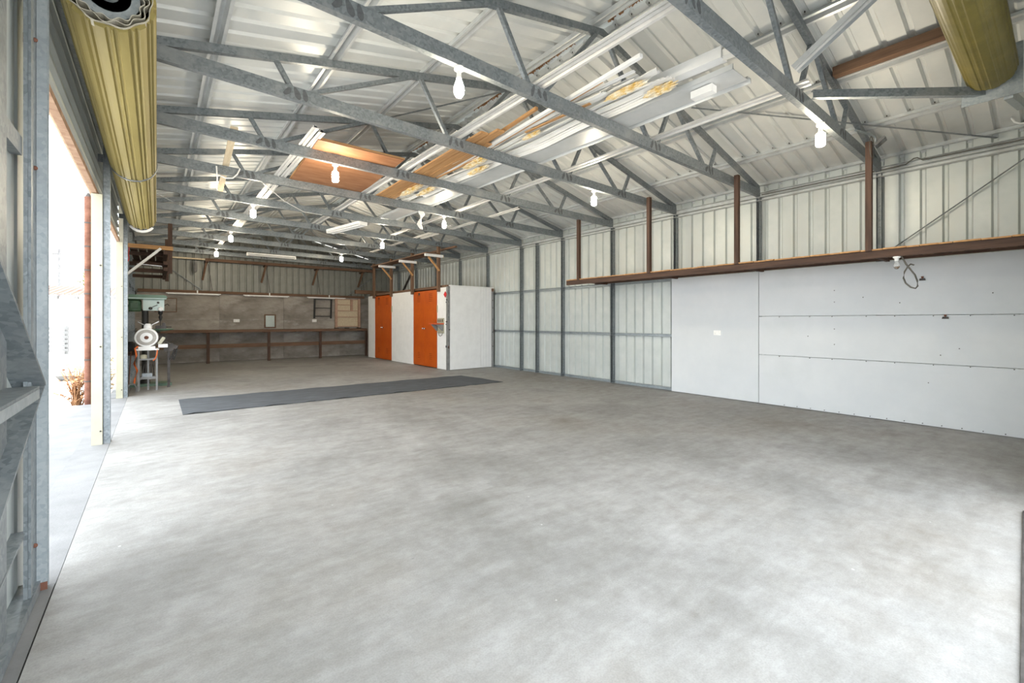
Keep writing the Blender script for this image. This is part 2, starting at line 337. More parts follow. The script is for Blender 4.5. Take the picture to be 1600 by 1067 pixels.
MB().bar((6.93, 1.35, 2.06), (6.93, .25, 2.89), .004, .045, up=(1,0,0)).build('brace', GALV, wr)
MB().bar((6.93, 15.2, 2.1), (6.93, 14.2, 2.95), .03, .06, up=(1,0,0)).build('brace', DARK, wr)
# ---- white wall boards
def wall_board(y0, y1, z0, z1, label, grp):
    return tag(MB().box(6.872, 6.886, y0, y1, z0, z1).build('lining_board', PANEL), label, 'board', grp)
GB = 'white boards lining the right wall'
wall_board(2.832, 4.235, .012, 1.925, 'single full-height white board carrying the power outlet', GB)
wall_board(.15, 2.824, .012, .713, 'lowest long white board on the right wall', GB)
wall_board(.15, 2.824, .719, 1.270, 'middle long white board on the right wall', GB)
wall_board(.15, 2.824, 1.276, 1.925, 'top long white board behind the hanging cable', GB)
# nail heads along the boards
nl = thing('nail_row', 'small dark nails along the long white boards', 'nails', loc=(6.87, 1.5, .03), kind='stuff')
nm = None
pts = [(y, z) for z in (.705, 1.262) for y in [.35+.31*k+.04*math.sin(k*3) for k in range(8)]] + [(.25+.16*k, .03) for k in range(15)] + [(1.9, z) for z in (.9, 1.1, 1.45, 1.6)] + [(1.0, .5), (.9, .82), (.75, .9), (1.6, 1.5), (1.25, 1.42), (.5, 1.5), (2.2, 1.0)]
m = MB()
for y, z in pts:
    m.lathe([(.006, 0), (.004, .012)], (6.8715, y, z), axis=(-1,0,0), n=6)
bpy.data.objects.remove(nl); tag(m.build('nails', DARK), 'small dark nails dotted over the long white boards', 'nails', kind='stuff')
# power outlet
def outlet(c, ax, label, w_=.115, h_=.072):
    t = thing('power_outlet', label, 'outlet', loc=c); c = V(*c)
    u = V(0,1,0) if ax == 'x' else V(1,0,0); n = V(-1,0,0) if ax == 'x' else V(0,-1,0)
    q = [(-w_/2,-h_/2),(w_/2,-h_/2),(w_/2,h_/2),(-w_/2,h_/2)]
    MB().ext(q, c, c+n*.010, u, (0,0,1)).build('plate', PLASTIC, t)
    for s in (-1, 1):
        MB().ext([(a*.1+s*w_*.12, b*.25+h_*.28) for a, b in q], c+n*.010, c+n*.014, u, (0,0,1)).build('switch', WHITE, t)
        for k, (dx, dz) in enumerate(((-.008, .0), (.008, .0), (0, -.014))):
            MB().ext([(a*.02+s*w_*.3+dx, b*.1+dz-.004) for a, b in q], c+n*.010, c+n*.0108, u, (0,0,1)).build('socket_slot', DARK, t)
outlet((6.872, 3.44, 1.02), 'x', 'white double power outlet on the full-height white board')
# bulldog clips on the boards
for y, z, l in ((1.05, 1.68, 'dark rusty clip hanging beside the cable loop'), (.86, 1.24, 'dark rusty clip on the seam of the white boards')):
    t = thing('spring_clip', l, 'clip', loc=(6.872, y, z), group='spring clips on the white boards')
    MB().ext([(-.028,-.012),(.028,-.012),(.022,.012),(-.022,.012)], (6.871, y, z), (6.855, y, z), (0,1,0), (0,0,1)).build('jaw', DARK, t)
    MB().ext([(-.008,.012),(.008,.012),(.012,.036),(-.012,.036)], (6.868, y, z), (6.862, y, z), (0,1,0), (0,0,1)).build('handle', RUST, t)
# ================================================================ high shelf along the right wall
sh = thing('timber_shelf', 'long brown timber shelf hung above the white boards', 'shelf', loc=(6.4, 3, 1.9))
MB().box(6.0, 6.045, .12, 5.88, 1.875, 1.955).build('edge_beam', WD['y'], sh)
MB().box(6.80, 6.845, .12, 5.88, 1.93, 1.975).build('edge_beam', WD['y'], sh)
y = .12
rnd = random.Random(3); k = 0
while y < 5.84:
    wd = rnd.choice((.10, .14, .19)); y1 = min(y+wd, 5.88); dx = rnd.uniform(-.006, .012)
    MB().box(6.0-dx-.004, 6.85, y+.002, y1-.002, 1.957+.002*(k % 2), 1.972+.003*(k % 2)).build('deck_plank', WR['x'], sh)
    y = y1; k += 1
for Y in (1.43, 2.827, 4.174, 5.60):
    yy = Y-.055 if Y < 5 else Y
    MB().box(5.975, 6.035, yy-.055, yy-.002, 1.955, zb(6)+.09).build('hanger_post', WD['z'], sh)
    MB().box(6.05, 6.79, yy-.05, yy-.012, 1.908, 1.954).build('cross_bearer', WD['x'], sh)
# unlit lamp and cable under the shelf
t = thing('unlit_lamp', 'unlit clear bulb in white holder under the shelf edge', 'lamp', loc=(6.022, 1.12, 1.874))
MB().lathe([(.032,.0),(.032,-.012),(.02,-.02),(.017,-.045)], (6.022, 1.12, 1.8745), n=16).build('holder', PLASTIC, t)
MB().lathe([(.013,-.045),(.016,-.06),(.026,-.09),(.026,-.11),(.016,-.128),(.004,-.132)], (6.022, 1.12, 1.8745), n=16).build('bulb', GLASS, t)
cp = [(6.62, 1.20, 1.94), (6.66, 1.17, 1.86), (6.70, 1.13, 1.79), (6.72, 1.095, 1.73), (6.73, 1.075, 1.66), (6.73, 1.072, 1.60), (6.73, 1.09, 1.575), (6.73, 1.13, 1.59), (6.73, 1.175, 1.64), (6.73, 1.195, 1.70), (6.72, 1.185, 1.77), (6.70, 1.155, 1.83), (6.68, 1.13, 1.855), (6.68, 1.10, 1.84)]
cp = [(6.06+(x-6.7)*.2, y*.899, 1.2+(z-1.2)*.899) for x, y, z in cp]; cp[0] = (6.046, 1.09, 1.885)
tag(MB().tube(cp, .0075, 8).build('cable_loop', CABLE), 'loop of grey cable dangling below the long shelf', 'cable')
# floodlight and conduit, junction box
t = thing('floodlight', 'small square floodlight on a bent arm under the right slope', 'lamp', loc=(6.35, 1.36, 3.30))
MB().tube([(5.95, 1.45, 3.28), (6.22, 1.40, 3.295), (6.33, 1.38, 3.295), (6.36, 1.37, 3.275), (6.36, 1.36, 3.23)], .012, 8).build('arm', GALV_L, t)
MB().ext([(-.075,-.06),(.075,-.06),(.075,.06),(-.075,.06)], (6.36, 1.33, 3.225), (6.36, 1.315, 3.205), (.9,.1,0), (0,.75,-.6)).build('head', GREYP, t)
MB().ext([(-.06,-.045),(.06,-.045),(.06,.045),(-.06,.045)], (6.36, 1.318, 3.2035), (6.36, 1.316, 3.201), (.9,.1,0), (0,.75,-.6)).build('lens', GLASS, t)
t = thing('junction_box', 'white junction box with curled cable at the right eave', 'junction box', loc=(6.80, .34, 3.30))
MB().box(6.76, 6.83, .30, .385, 3.32, 3.355).build('box', PLASTIC, t)
MB().tube([(6.79, .36, 3.32), (6.79, .362, 3.26), (6.80, .345, 3.22), (6.82, .31, 3.20), (6.84, .26, 3.20), (6.86, .2, 3.21)], .008, 8).build('cable', PLASTIC, t)
tag(MB().tube([(6.90, .2, 3.052), (6.90, 1.05, 3.06), (6.90, 1.10, 3.10), (6.90, 1.13, 3.10), (6.90, 1.2, 3.05), (6.90, 1.35, 3.045), (6.90, 2.8, 3.047)], .007, 6).build('conduit', CABLE), 'grey cable running along the top girt of the right wall', 'cable')
tag(MB().tube([(6.03+.11*math.sin(k/3.0), 1.34-.01*k/8, 3.06-.13*math.cos(k/3.0)) for k in range(18)], .004, 6).build('wire_coil', CABLE), 'coil of thin wire round the nearest shelf hanger', 'wire')
# ================================================================ left wall
wl = thing('wall_left', 'left wall with open roller door bays', kind='structure', loc=(XL, 8, 0))
first = MB().ext(ribbed(4), (XL, -.02, .02), (XL, -.02, 3.2), (0,1,0), (-1,0,0)).build('wall_sheet', ZWALL, wl)
for k in range(1, 3): inst(first, WL[first.name]+V(0, .76*k, 0), wl)
MB().ext(ribbed(4), (XL, -.02+.76*3, .02), (XL, -.02+.76*3, 3.2), (0,1,0), (-1,0,0)).build('wall_sheet', ZWALL, wl)
for k in range(0, 9): inst(first, V(WL[first.name].x, WL[first.name].y+9.39+.76*k, .02), wl)
# header above the bays: ribs run along the shed
for k in range(6):
    MB().ext([(a, b) for a, b in ribbed(1, .022, pitch=.113)], (XL-.02, 2.93, 2.50+.113*k), (XL-.02, 9.36, 2.50+.113*k), (0,0,1), (1,0,0)).build('header_sheet', ZWALL, wl)
MB().box(XL-.03, XL+.012, 2.93, 9.36, 2.455, 2.497).build('lintel', RUSTT, wl)
# near post, a deep channel beside the first bay
MB().ext(C_prof(.045, .034), (-.418, 2.86, 0), (-.418, 2.86, 3.1), (1,0,0), (0,1,0)).build('post', GALV_L, wl)
MB().box(-.432, -.419, 2.70, 2.90, 0, 3.1).build('post', GALV, wl)
MB().box(-.4185, -.410, 2.705, 2.735, 0, 3.1).build('post_lip', GALV, wl)
MB().box(-.468, -.43, 2.28, 2.43, 0, 3.1).build('post', GALV, wl)
MB().box(-.416, -.383, 2.858, 2.861, 0, .035).build('base_plate', RUST, wl)
for z in (2.43, 1.87, .97, .22):
    MB().lathe([(.010,0),(.009,.007),(.004,.011)], (-.4185, 2.82, z), axis=(1,0,0), n=6).build('bolt', RUST, wl)
MB().box(-.468, -.345, .0, 2.42, .947, .957).build('girt', GALV, wl)
MB().box(-.352, -.345, .0, 2.42, .91, .946).build('girt_lip', GALV_L, wl)
MB().box(-.467, -.435, .0, 2.70, 1.885, 1.96).build('girt', GALV, wl)
MB().bar((-.452, 2.74, .93), (-.452, 2.0, 1.406), .012, .16, up=(1,0,0)).build('brace', GALV, wl)
MB().bar((-.452, 2.78, .92), (-.452, 2.0, .53), .012, .14, up=(1,0,0)).build('brace', GALV, wl)
MB().bar((-.462, 2.72, .32), (-.462, 2.3, .26), .01, .07, up=(1,0,0)).build('brace', GALV, wl)
MB().box(-.47, -.405, .15, 2.86, 0, .045).build('base_channel', GALV, wl)
# bay posts with cream outer covers
for Y in (5.96, 9.33):
    MB().ext(C_prof(.06, .05), (-.362, Y, -.012), (-.362, Y, 3.1), (-1,0,0), (0,1,0)).build('post', GALV, wl)
    MB().box(-.415, -.413, Y-.012, Y+.07, -.012, 3.1).build('post_lip', GALV, wl)
    MB().box(-.50, -.418, Y-.02, Y+.07, -.012, 2.45).build('cream_cover', CREAM, wl)
    for z in (.12, .95, 1.75):
        MB().lathe([(.008,0),(.008,.008)], (-.432, Y-.02, z), axis=(0,-1,0), n=8).build('screw', DARK, wl)
# far left: frame of the closed part
for Y in (11.09, 12.5, 13.9): MB().ext(C_prof(.05, .06), (XL+.001, Y, 0), (XL+.001, Y, 3.1), (1,0,0), (0,1,0)).build('post', GALV, wl)
for z in (.95, 1.92): MB().ext(C_prof(.05, .045), (XL+.002, 9.42, z), (XL+.002, YB, z), (1,0,0), (0,0,1)).build('girt', GALV, wl)
MB().ext(C_prof(.10, .05), (XL+.002, .15, 3.1), (XL+.002, YB, 3.1), (1,0,0), (0,0,1)).build('eave_channel', GALV, wl)
# ================================================================ roller doors rolled up
def roller(name, label, c0, c1, r, mt, up=V(0,0,1), ends=True, ribs=13, phase=0.0, dep=.014):
    """rolled curtain from c0 (near end) to c1"""
    c0 = V(*c0); c1 = V(*c1); d = (c1-c0).normalized(); u = d.cross(V(0,0,1)).normalized(); v = V(0,0,1)
    t = thing(name, label, 'roller door', loc=(c0+c1)/2, group='rolled up doors')
    pr = []
    for k in range(ribs):
        for fr, dr in ((0.0, 0), (.2, 0), (.40, 0), (.47, -dep), (.60, -dep), (.67, -.002), (.74, -.002), (.80, -dep), (.93, -dep)):
            a = 2*math.pi*(k+fr)/ribs+phase; pr.append(((r+dr)*math.cos(a), (r+dr)*math.sin(a)))
    inner = [(a*(r-.022)/math.hypot(a, b), b*(r-.022)/math.hypot(a, b)) for a, b in pr]
    n = len(pr); m = MB()
    vs = [c0+u*a+v*b for a, b in pr]+[c1+u*a+v*b for a, b in pr]+[c0+u*a+v*b for a, b in inner]+[c1+u*a+v*b for a, b in inner]
    fs = []
    for i in range(n):
        j = (i+1) % n
        fs += [(i, j, n+j, n+i), (2*n+i, 3*n+i, 3*n+j, 2*n+j), (i, 2*n+i, 2*n+j, j), (n+i, n+j, 3*n+j, 3*n+i)]
    m.add(vs, fs); m.build('curtain', mt, t)
    for q, (rr, am) in enumerate(((r-.018, .006), (r-.036, .010), (r-.054, .008))):
        m = MB(); N = 96; th = .0035
        for sgn in (0,):
            o_ = [((rr+am*math.sin(k*2*math.pi/N*(9+q*2)+q))*math.cos(k*2*math.pi/N), (rr+am*math.sin(k*2*math.pi/N*(9+q*2)+q))*math.sin(k*2*math.pi/N)) for k in range(N)]
            i_ = [(a*(1-th/rr), b*(1-th/rr)) for a, b in o_]
            for e0, e1 in ((c0-d*.012, c0+d*.05), (c1-d*.05, c1+d*.012)):
                vs = [e0+u*a+v*b for a, b in o_]+[e1+u*a+v*b for a, b in o_]+[e0+u*a+v*b for a, b in i_]+[e1+u*a+v*b for a, b in i_]
                fs = []
                for i in range(N):
                    j = (i+1) % N; fs += [(i, j, N+j, N+i), (2*N+i, 3*N+i, 3*N+j, 2*N+j), (i, 2*N+i, 2*N+j, j), (N+i, N+j, 3*N+j, 3*N+i)]
                m.add(vs, fs)
        m.build('curtain_layer', CURL, t)
    for e, sg in ((c0, 1), (c1, -1)):
        b0 = e+d*sg*.015; m = MB(); N = 32; ro = r-.066; ri = .045
        # spoked drum wheel: rim, hub, three spokes
        m2 = MB().lathe([(ro, 0), (ro, .02), (ro-.035, .02), (ro-.035, 0)], b0, axis=d*sg, n=N)
        m2.lathe([(ri, -.02), (ri, .03)], b0, axis=d*sg, n=16)
        for k in range(3):
            a = k*2*math.pi/3+.4; dd = u*math.cos(a)+v*math.sin(a)
            m2.bar(b0+dd*ri*.8+d*sg*.008, b0+dd*(ro-.01)+d*sg*.008, .075, .006, up=d)
        m2.build('drum_wheel', GALV_L, t)
    MB().tube([c0-d*.03, c1+d*.03], .022, 12).build('axle', DARK, t)
    return t, u, v, d
CURL = mat('curtain_edge', (.45,.42,.33), (.62,.59,.50), scale=14, rough=.6)
r1, u, v, d = roller('roller_door', 'khaki rolled roller door nearest the camera on the left', (-.19, 2.97, 2.835), (-.19, 6.02, 2.835), .19, KHAKI, phase=.1)
r2, u, v, d = roller('roller_door', 'khaki rolled roller door farther along the left wall', (-.19, 6.10, 2.835), (-.19, 9.15, 2.835), .186, KHAKI, phase=.25)
for rr_, ys in ((r1, (2.93, 6.04)), (r2, (6.07, 9.19))):
    for yy in ys:
        MB().bar((XL+.01, yy-.006, 2.835), (-.17, yy-.006, 2.835), .008, .07, up=(0,0,1)).build('bracket', GALV, rr_)
m = MB()
N = 48; o_ = [(.197*math.cos(k*2*math.pi/N), .197*math.sin(k*2*math.pi/N)) for k in range(N)]
for yy in (5.985,):
    vs = [V(-.19+a, yy, 2.835+b) for a, b in o_]+[V(-.19+a, yy+.03, 2.835+b) for a, b in o_]; m.add(vs, [(i, (i+1) % N, N+(i+1) % N, N+i) for i in range(N)], True)
    vs2 = [V(-.19+a*.96, yy, 2.835+b*.96) for a, b in o_]+[V(-.19+a*.96, yy+.03, 2.835+b*.96) for a, b in o_]; m.add(vs2, [(i, N+i, N+(i+1) % N, (i+1) % N) for i in range(N)], True)
    m.add([q for q in vs+vs2], [(i, 2*N+i, 2*N+(i+1) % N, (i+1) % N) for i in range(N)]+[(N+i, N+(i+1) % N, 3*N+(i+1) % N, 3*N+i) for i in range(N)])
m.build('end_band', GALV, r1)
# label plate and pale end ring of the far roller
m = MB(); pr = [(.165*math.cos(a), .165*math.sin(a)) for a in [math.radians(200+k*7) for k in range(20)]]+[(.05*math.cos(a), .05*math.sin(a)) for a in [math.radians(333-k*14) for k in range(10)]]
MB().ext(pr, (-.19, 9.20, 2.82), (-.19, 9.21, 2.82), (1,0,0), (0,0,1)).build('end_label', NAVY, r2)
pr = [(.175*math.cos(a), .175*math.sin(a)) for a in [math.radians(210+k*6) for k in range(21)]]+[(.14*math.cos(a), .14*math.sin(a)) for a in [math.radians(330-k*6) for k in range(21)]]
MB().ext(pr, (-.19, 9.22, 2.79), (-.19, 9.235, 2.79), (1,0,0), (0,0,1)).build('end_ring', WHITE, r2)
r3, u, v, d = roller('roller_door', 'olive rolled roller door at the top right corner', (5.20, .39, 3.20), (1.4, .39, 3.20), .15, OLIVE, phase=.2, ribs=9, dep=.004)
MB().ext(C_prof(.07, .045), (4.56, 1.42, 3.19), (5.30, .34, 3.02), (.7,.6,0), (0,0,1)).build('support_arm', GALV, r3)
MB().bar((5.27, .30, 3.0), (5.95, .26, 3.10), .05, .07).build('bracket', GALV_L, r3)
MB().box(5.245, 5.255, .22, .56, 2.98, 3.38).build('bracket_plate', GALV_L, r3)
# ================================================================ back wall
wb = thing('wall_back', 'back wall of stained concrete below and ribbed sheet above', kind='structure', loc=(3, YB, 0))
for x0, x1 in ((XL, 1.467), (1.473, 3.217), (3.223, 5.0), (5.006, XR)):
    for z0, z1 in ((0, 1.237), (1.243, 2.05)):
        MB().box(x0, x1, YB+random.uniform(0, .006), YB+.12, z0, z1).build('concrete_panel', CWALL, wb)
MB().box(XL, XR, YB+.02, YB+.11, 0, 2.045).build('joint_backing', CSILL, wb)
first = None
x = XL
def gable_z(x): return zt(x)+PH
k = 0
while x < XR-.05:
    n = 2; x1 = x+n*PITCH
    zz = min(gable_z(x), gable_z(min(x1, XR)))-.005
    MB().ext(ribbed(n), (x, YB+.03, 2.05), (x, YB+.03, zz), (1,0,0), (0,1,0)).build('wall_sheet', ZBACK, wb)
    x = x1; k += 1
MB().ext([(XL, 3.10), (XR, 3.10), (XR, zt(XR)+.05), (XRI, 4.1), (XL, zt(XL)+.05)], (0, YB+.064, 0), (0, YB+.07, 0), (1,0,0), (0,0,1)).build('gable_backing', ZWALL, wb)
MB().bar((.15, YB-.02, 2.82), (1.06, YB-.02, 2.10), .012, .05, up=(0,1,0)).build('brace', GALV, wb)
MB().bar((6.3, YB-.02, 2.9), (5.3, YB-.02, 2.12), .012, .05, up=(0,1,0)).build('brace', GALV, wb)
for xp in (1.12, 2.66, 4.18, 5.65):
    MB().ext(C_prof(.05, .05), (xp, YB+.028, 2.05), (xp, YB+.028, 3.3), (1,0,0), (0,-1,0)).build('post', GALV, wb) if False else None
tag(MB().box(XL+.06, 5.84, YB-.075, YB-.004, 2.02, 2.10).build('timber_rail', WM['x']), 'brown timber rail capping the concrete back wall', 'beam')
tag(MB().box(1.1, 6.15, YB-.33, YB-.25, 2.95, 3.03).build('timber_rail', WM['x']), 'high brown timber rail carried on brackets over the back wall', 'beam')
tag(MB().box(.02, 1.09, YB-.34, YB-.26, 2.97, 3.01).build('pale_rail', PINE), 'short pale timber rail at the left end of the high rail', 'beam')
for i, xp in enumerate((1.07, 2.60, 4.12, 5.65)):
    t = thing('shelf_bracket', '%s timber bracket from the left under the high back rail' % ORD[i], 'bracket', loc=(xp, YB, 2.4), group='timber brackets on the back wall')
    MB().bar((xp+.06, YB-.29, 2.94), (xp-.02, YB-.03, 2.42), .05, .05, up=(1,0,0)).build('strut', WM['z'], t)
    MB().box(xp+.03, xp+.10, YB-.33, YB-.01, 2.90, 2.95).build('arm', WD['x'], t)
    MB().bar((xp+.12, YB-.03, 2.9), (xp+.22, YB-.03, 2.12), .012, .012).build('tie_rod', DARK, t)
for i, (xa, xb) in enumerate(((.2, 1.5), (2.08, 3.37), (3.92, 5.18))):
    t = thing('batten_light', ['left', 'middle', 'right'][i]+' slim fluorescent batten under the timber rail of the back wall', 'light', loc=((xa+xb)/2, YB-.05, 1.97), group='slim battens on the back wall')
    MB().box(xa, xb, YB-.075, YB-.03, 1.995, 2.019).build('body', PLASTIC, t)
    MB().tube([(xa+.04, YB-.052, 1.984), (xb-.04, YB-.052, 1.984)], .011, 8).build('tube', WHITE, t)
    MB().box((xa+xb)/2+.06, (xa+xb)/2+.09, YB-.085, YB-.076, 2.02, 2.10).build('clip', PLASTIC, t)
# bottle-like dark bag hanging from the pale rail
tag(MB().lathe([(.01,.0),(.035,-.02),(.045,-.12),(.05,-.2),(.045,-.30),(.03,-.35),(.01,-.36)], (.86, YB-.30, 2.96), n=12).build('hanging_bag', WEATH), 'slim mottled bag hanging from the pale rail', 'bag')
# mirror
def framed(name, label, cat, x0, x1, z0, z1, fm, im, fw=.035, y=YB, dep=.03):
    t = thing(name, label, cat, loc=((x0+x1)/2, y, z0))
    MB().box(x0+fw*.6, x1-fw*.6, y-dep*.6, y-.004, z0+fw*.6, z1-fw*.6).build('panel', im, t)
    for a, b, c, e in ((x0, x1, z0, z0+fw), (x0, x1, z1-fw, z1), (x0, x0+fw, z0+fw, z1-fw), (x1-fw, x1, z0+fw, z1-fw)):
        MB().box(a, b, y-dep, y-.004, c, e).build('frame_rail', fm, t)
    return t
framed('framed_mirror', 'square mirror in a wooden frame standing on the back bench', 'mirror', 2.66, 2.99, .99, 1.42, WM['x'], MIRROR, y=YB)
framed('framed_board', 'grey board in thin wooden frame behind the drill press', 'board', -.05, .45, 1.46, 1.86, WM['x'], CWALL, fw=.02)
# black rack
t = thing('ladder_rack', 'black metal ladder rack on the back wall', 'rack', loc=(4.43, YB, 1.3))
for x in (4.15, 4.69):
    MB().bar((x, YB-.10, 1.96), (x, YB-.04, 1.30), .035, .05, up=(1,0,0)).build('side_rail', BLACK, t)
for k, z in enumerate((1.93, 1.64, 1.36)):
    MB().box(4.165, 4.675, YB-.10+.02*k, YB-.08+.02*k, z, z+.025).build('rung', BLACK, t)
# pink-framed board
t = thing('pigeonhole_frame', 'pinkish timber frame with pale pigeonhole panels on the bench', 'frame', loc=(5.27, YB, .98))
MB().box(4.84, 5.72, YB-.02, YB-.004, 1.0, 1.985).build('back_board', PINE, t)
for x0, x1 in ((4.82, 4.90), (5.62, 5.70)): MB().box(x0, x1, YB-.09, YB-.02, .98, 1.99).build('upright', PINK, t)
MB().box(5.36, 5.43, YB-.08, YB-.02, 1.58, 1.98).build('upright', PINK, t)
for z in (1.97, 1.78, 1.57, 1.35, 1.02): MB().box(4.90, 5.62 if z != 1.78 else 5.36, YB-.07, YB-.02, z-.012, z+.012).build('shelf_strip', PINK, t)
for x in (4.86, 5.22, 5.64): MB().box(x-.06, x+.06, YB-.16, YB-.02, .953, .979).build('foot', BLACK, t)
outlet((1.91, YB-.002, 1.22), 'y', 'white double outlet left of the mirror on the back wall', .16, .09)
outlet((4.16, YB-.002, 1.22), 'y', 'white double outlet below the black ladder rack', .14, .09)
# ---------------------------------------------------------------- back bench
bn = thing('workbench', 'long dark timber workbench along the back wall', 'workbench', loc=(2.8, 15.5, 0))
for k, (y0, y1) in enumerate(((15.25, 15.45), (15.455, 15.66), (15.665, 15.90))):
    MB().box(XL+.06, 5.72, y0, y1, .905+.002*k, .95+.001*k).build('top_plank', WM['x'], bn)
MB().box(XL+.06, 5.72, 15.225, 15.249, .88, .952).build('front_edge', WM['x'], bn)
MB().box(XL+.06, 5.68, 15.30, 15.345, .43, .54).build('lower_rail', WM['x'], bn)
for x in (1.14, 2.68, 4.18, 5.70):
    MB().box(x-.038, x+.038, 15.255, 15.298, 0, .878).build('leg', WD['z'], bn)
    MB().box(x-.10, x+.04, 15.26, 15.88, .86, .903).build('cross_bearer', WD['y'], bn)
for x in (.3, 1.95, 3.4, 4.95): MB().box(x-.07, x+.05, 15.26, 15.6, .868, .903).build('cross_bearer', BLACK, bn)
# ================================================================ white closet with orange lockers
XC = 5.54
closet = thing('closet', 'white panelled closet standing against the right wall', 'closet', loc=(6.2, 12, 0))
def cbox(name, lab, cat, y0, y1, m_, z1=2.01, dep=.6, grp=None):
    t = thing(name, lab, cat, loc=(XC+dep/2, (y0+y1)/2, 0), group=grp); return t
def locker(y0, y1, lab, vents=True):
    t = cbox('steel_locker', lab, 'locker', y0, y1, ORANGE, grp='orange lockers in the white closet')
    MB().box(XC+.02, XC+.60, y0+.003, y1-.003, .02, 2.005).build('body', ORANGE, t)
    mid = (y0+y1)/2
    for k, (a, b) in enumerate(((y0+.012, mid-.004), (mid+.004, y1-.012))):
        dr = MB().box(XC-.002, XC+.018, a, b, .03, 1.995).build('door', ORANGE, t)
        c = (a+b)/2
        for j in range(5): MB().box(XC-.008, XC-.002, c-.09, c+.09, 1.72+.045*j, 1.735+.045*j).build('vent_louvre', ORANGED, dr)
        for j in range(4): MB().box(XC-.008, XC-.002, c-.06, c+.06, .22+.045*j, .232+.045*j).build('vent_louvre', ORANGED, dr)
        hy = mid-.05 if k == 0 else mid+.05
        MB().lathe([(.012,0),(.012,.02),(.024,.03),(.022,.05),(.01,.055)], (XC-.002, hy, 1.01), axis=(-1,0,0), n=12).build('knob', CHROME, dr)
    MB().box(XC-.007, XC-.002, mid+.28, mid+.36, 1.89, 1.96).build('badge', BLACK, t)
    return t
locker(9.97, 11.30, 'nearer orange double-door steel locker with louvre vents')
locker(12.76, 14.07, 'farther orange steel locker near the back wall')
def cpanel(y0, y1, lab, z1=2.03):
    return tag(MB().box(XC-.004, XC+.03, y0, y1, .012, z1).build('panel', WHITE, closet), lab)
cpanel(9.52, 9.962, 'narrow white closet panel beside the near corner', 2.04)
cpanel(11.308, 12.752, 'wide white closet panel between the two orange lockers')
cpanel(14.078, 14.64, 'narrow white closet panel beside the back bench')
t = closet
for a, b in ((5.60, 6.50), (6.505, 6.90)): MB().box(a, b, 9.43, 9.46, .012, 2.06).build('end_board', WHITE, t)
MB().box(5.58, 6.90, 9.40, 9.47, 2.062, 2.085).build('top_strip', WHITE, t)
for k in range(3): MB().box(6.58+.09*k, 6.584+.09*k, 9.4285, 9.43, .02, 2.05).build('groove', PANEL, t)
MB().ext([(0,0),(.06,0),(.06,.005),(.005,.005),(.005,.06),(0,.06)], (5.53, 9.44, 0), (5.53, 9.44, 2.05), (1,0,0), (0,1,0)).build('corner_angle', GREYP, closet)
t = [o for o in closet.children if o.name.startswith('corner_angle')][0]; tag(t, 'grey steel corner angle studded with bolts')
MB().box(5.537, 5.597, 9.447, 9.515, 0, 2.055).build('timber_core', WD['z'], t)
rr = random.Random(5)
for k in range(26):
    z = rr.choice((rr.uniform(.75, 1.95), rr.uniform(1.1, 1.95), rr.uniform(.55, .62)))
    if rr.random() < .6: MB().lathe([(.018,0),(.016,.012),(.007,.02)], (5.56+rr.uniform(-.012, .025), 9.44, z), axis=(0,-1,0), n=8).build('bolt', rr.choice((DARK, GREYP, GALV, RUST)), t)
    else: MB().lathe([(.018,0),(.016,.015),(.007,.025)], (5.53, 9.47+rr.uniform(-.01, .03), z), axis=(-1,0,0), n=8).build('bolt', rr.choice((DARK, GREYP, GALV, BLACK)), t)
tag(MB().ext([(0,-.075),(.075,0),(0,.075),(-.075,0)], (5.522, 9.545, 1.86), (5.534, 9.545, 1.86), (0,1,0), (0,0,1)).build('warning_diamond', REDP), 'small red diamond plate near the top of the closet corner', 'sign')
# steel strip at right end of closet wall
t = MB().box(6.84, 6.86, 9.39, 9.43, 0, 1.98).build('edge_strip', GREYP, closet)
for z in (.55, .92, 1.25, 1.55, 1.75): MB().lathe([(.014,0),(.012,.015)], (6.85, 9.39, z), axis=(0,-1,0), n=8).build('bolt', DARK, t)
MB().box(6.84, 6.89, 9.385, 9.43, 1.98, 2.055).build('timber_end', WM['z'], t)
# cream tool board with orange-red shelf
t = thing('tool_board', 'cream tool board with orange-red tray on the closet front', 'tool board', loc=(5.5, 9.76, .9))
MB().box(XC-.02, XC-.005, 9.60, 9.92, .90, 1.28).build('board', CREAM, t)
MB().box(XC-.22, XC-.02, 9.60, 10.02, 1.125, 1.155).build('tray', ORED, t)
MB().ext([(0,0),(-.19,0),(-.04,-.16),(0,-.16)], (XC-.02, 9.62, 1.124), (XC-.02, 9.64, 1.124), (1,0,0), (0,0,1)).build('tray_bracket', GREYP, t)
MB().ext([(0,0),(-.19,0),(-.04,-.16),(0,-.16)], (XC-.02, 9.90, 1.124), (XC-.02, 9.92, 1.124), (1,0,0), (0,0,1)).build('tray_bracket', GREYP, t)
MB().tube([(XC-.025, 9.66, .92), (XC-.03, 9.68, .86), (XC-.03, 9.76, .83), (XC-.03, 9.84, .86), (XC-.025, 9.86, .92)], .006, 6).build('wire_loop', DARK, t)
for k in range(3): MB().box(XC-.034, XC-.021, 9.66+.1*k, 9.68+.1*k, 1.18, 1.25).build('tool_clip', DARK, t)
tag(MB().box(XC-.012, XC-.004, 9.93, 9.968, 1.42, 1.60).build('switch_plate', CREAM), 'narrow cream switch plate beside the nearer locker', 'switch plate')
tag(MB().box(XC-.02, XC-.004, 12.70, 12.752, 1.48, 1.66).build('switch_plate', CREAM), 'narrow cream switch plate beside the farther locker', 'switch plate')
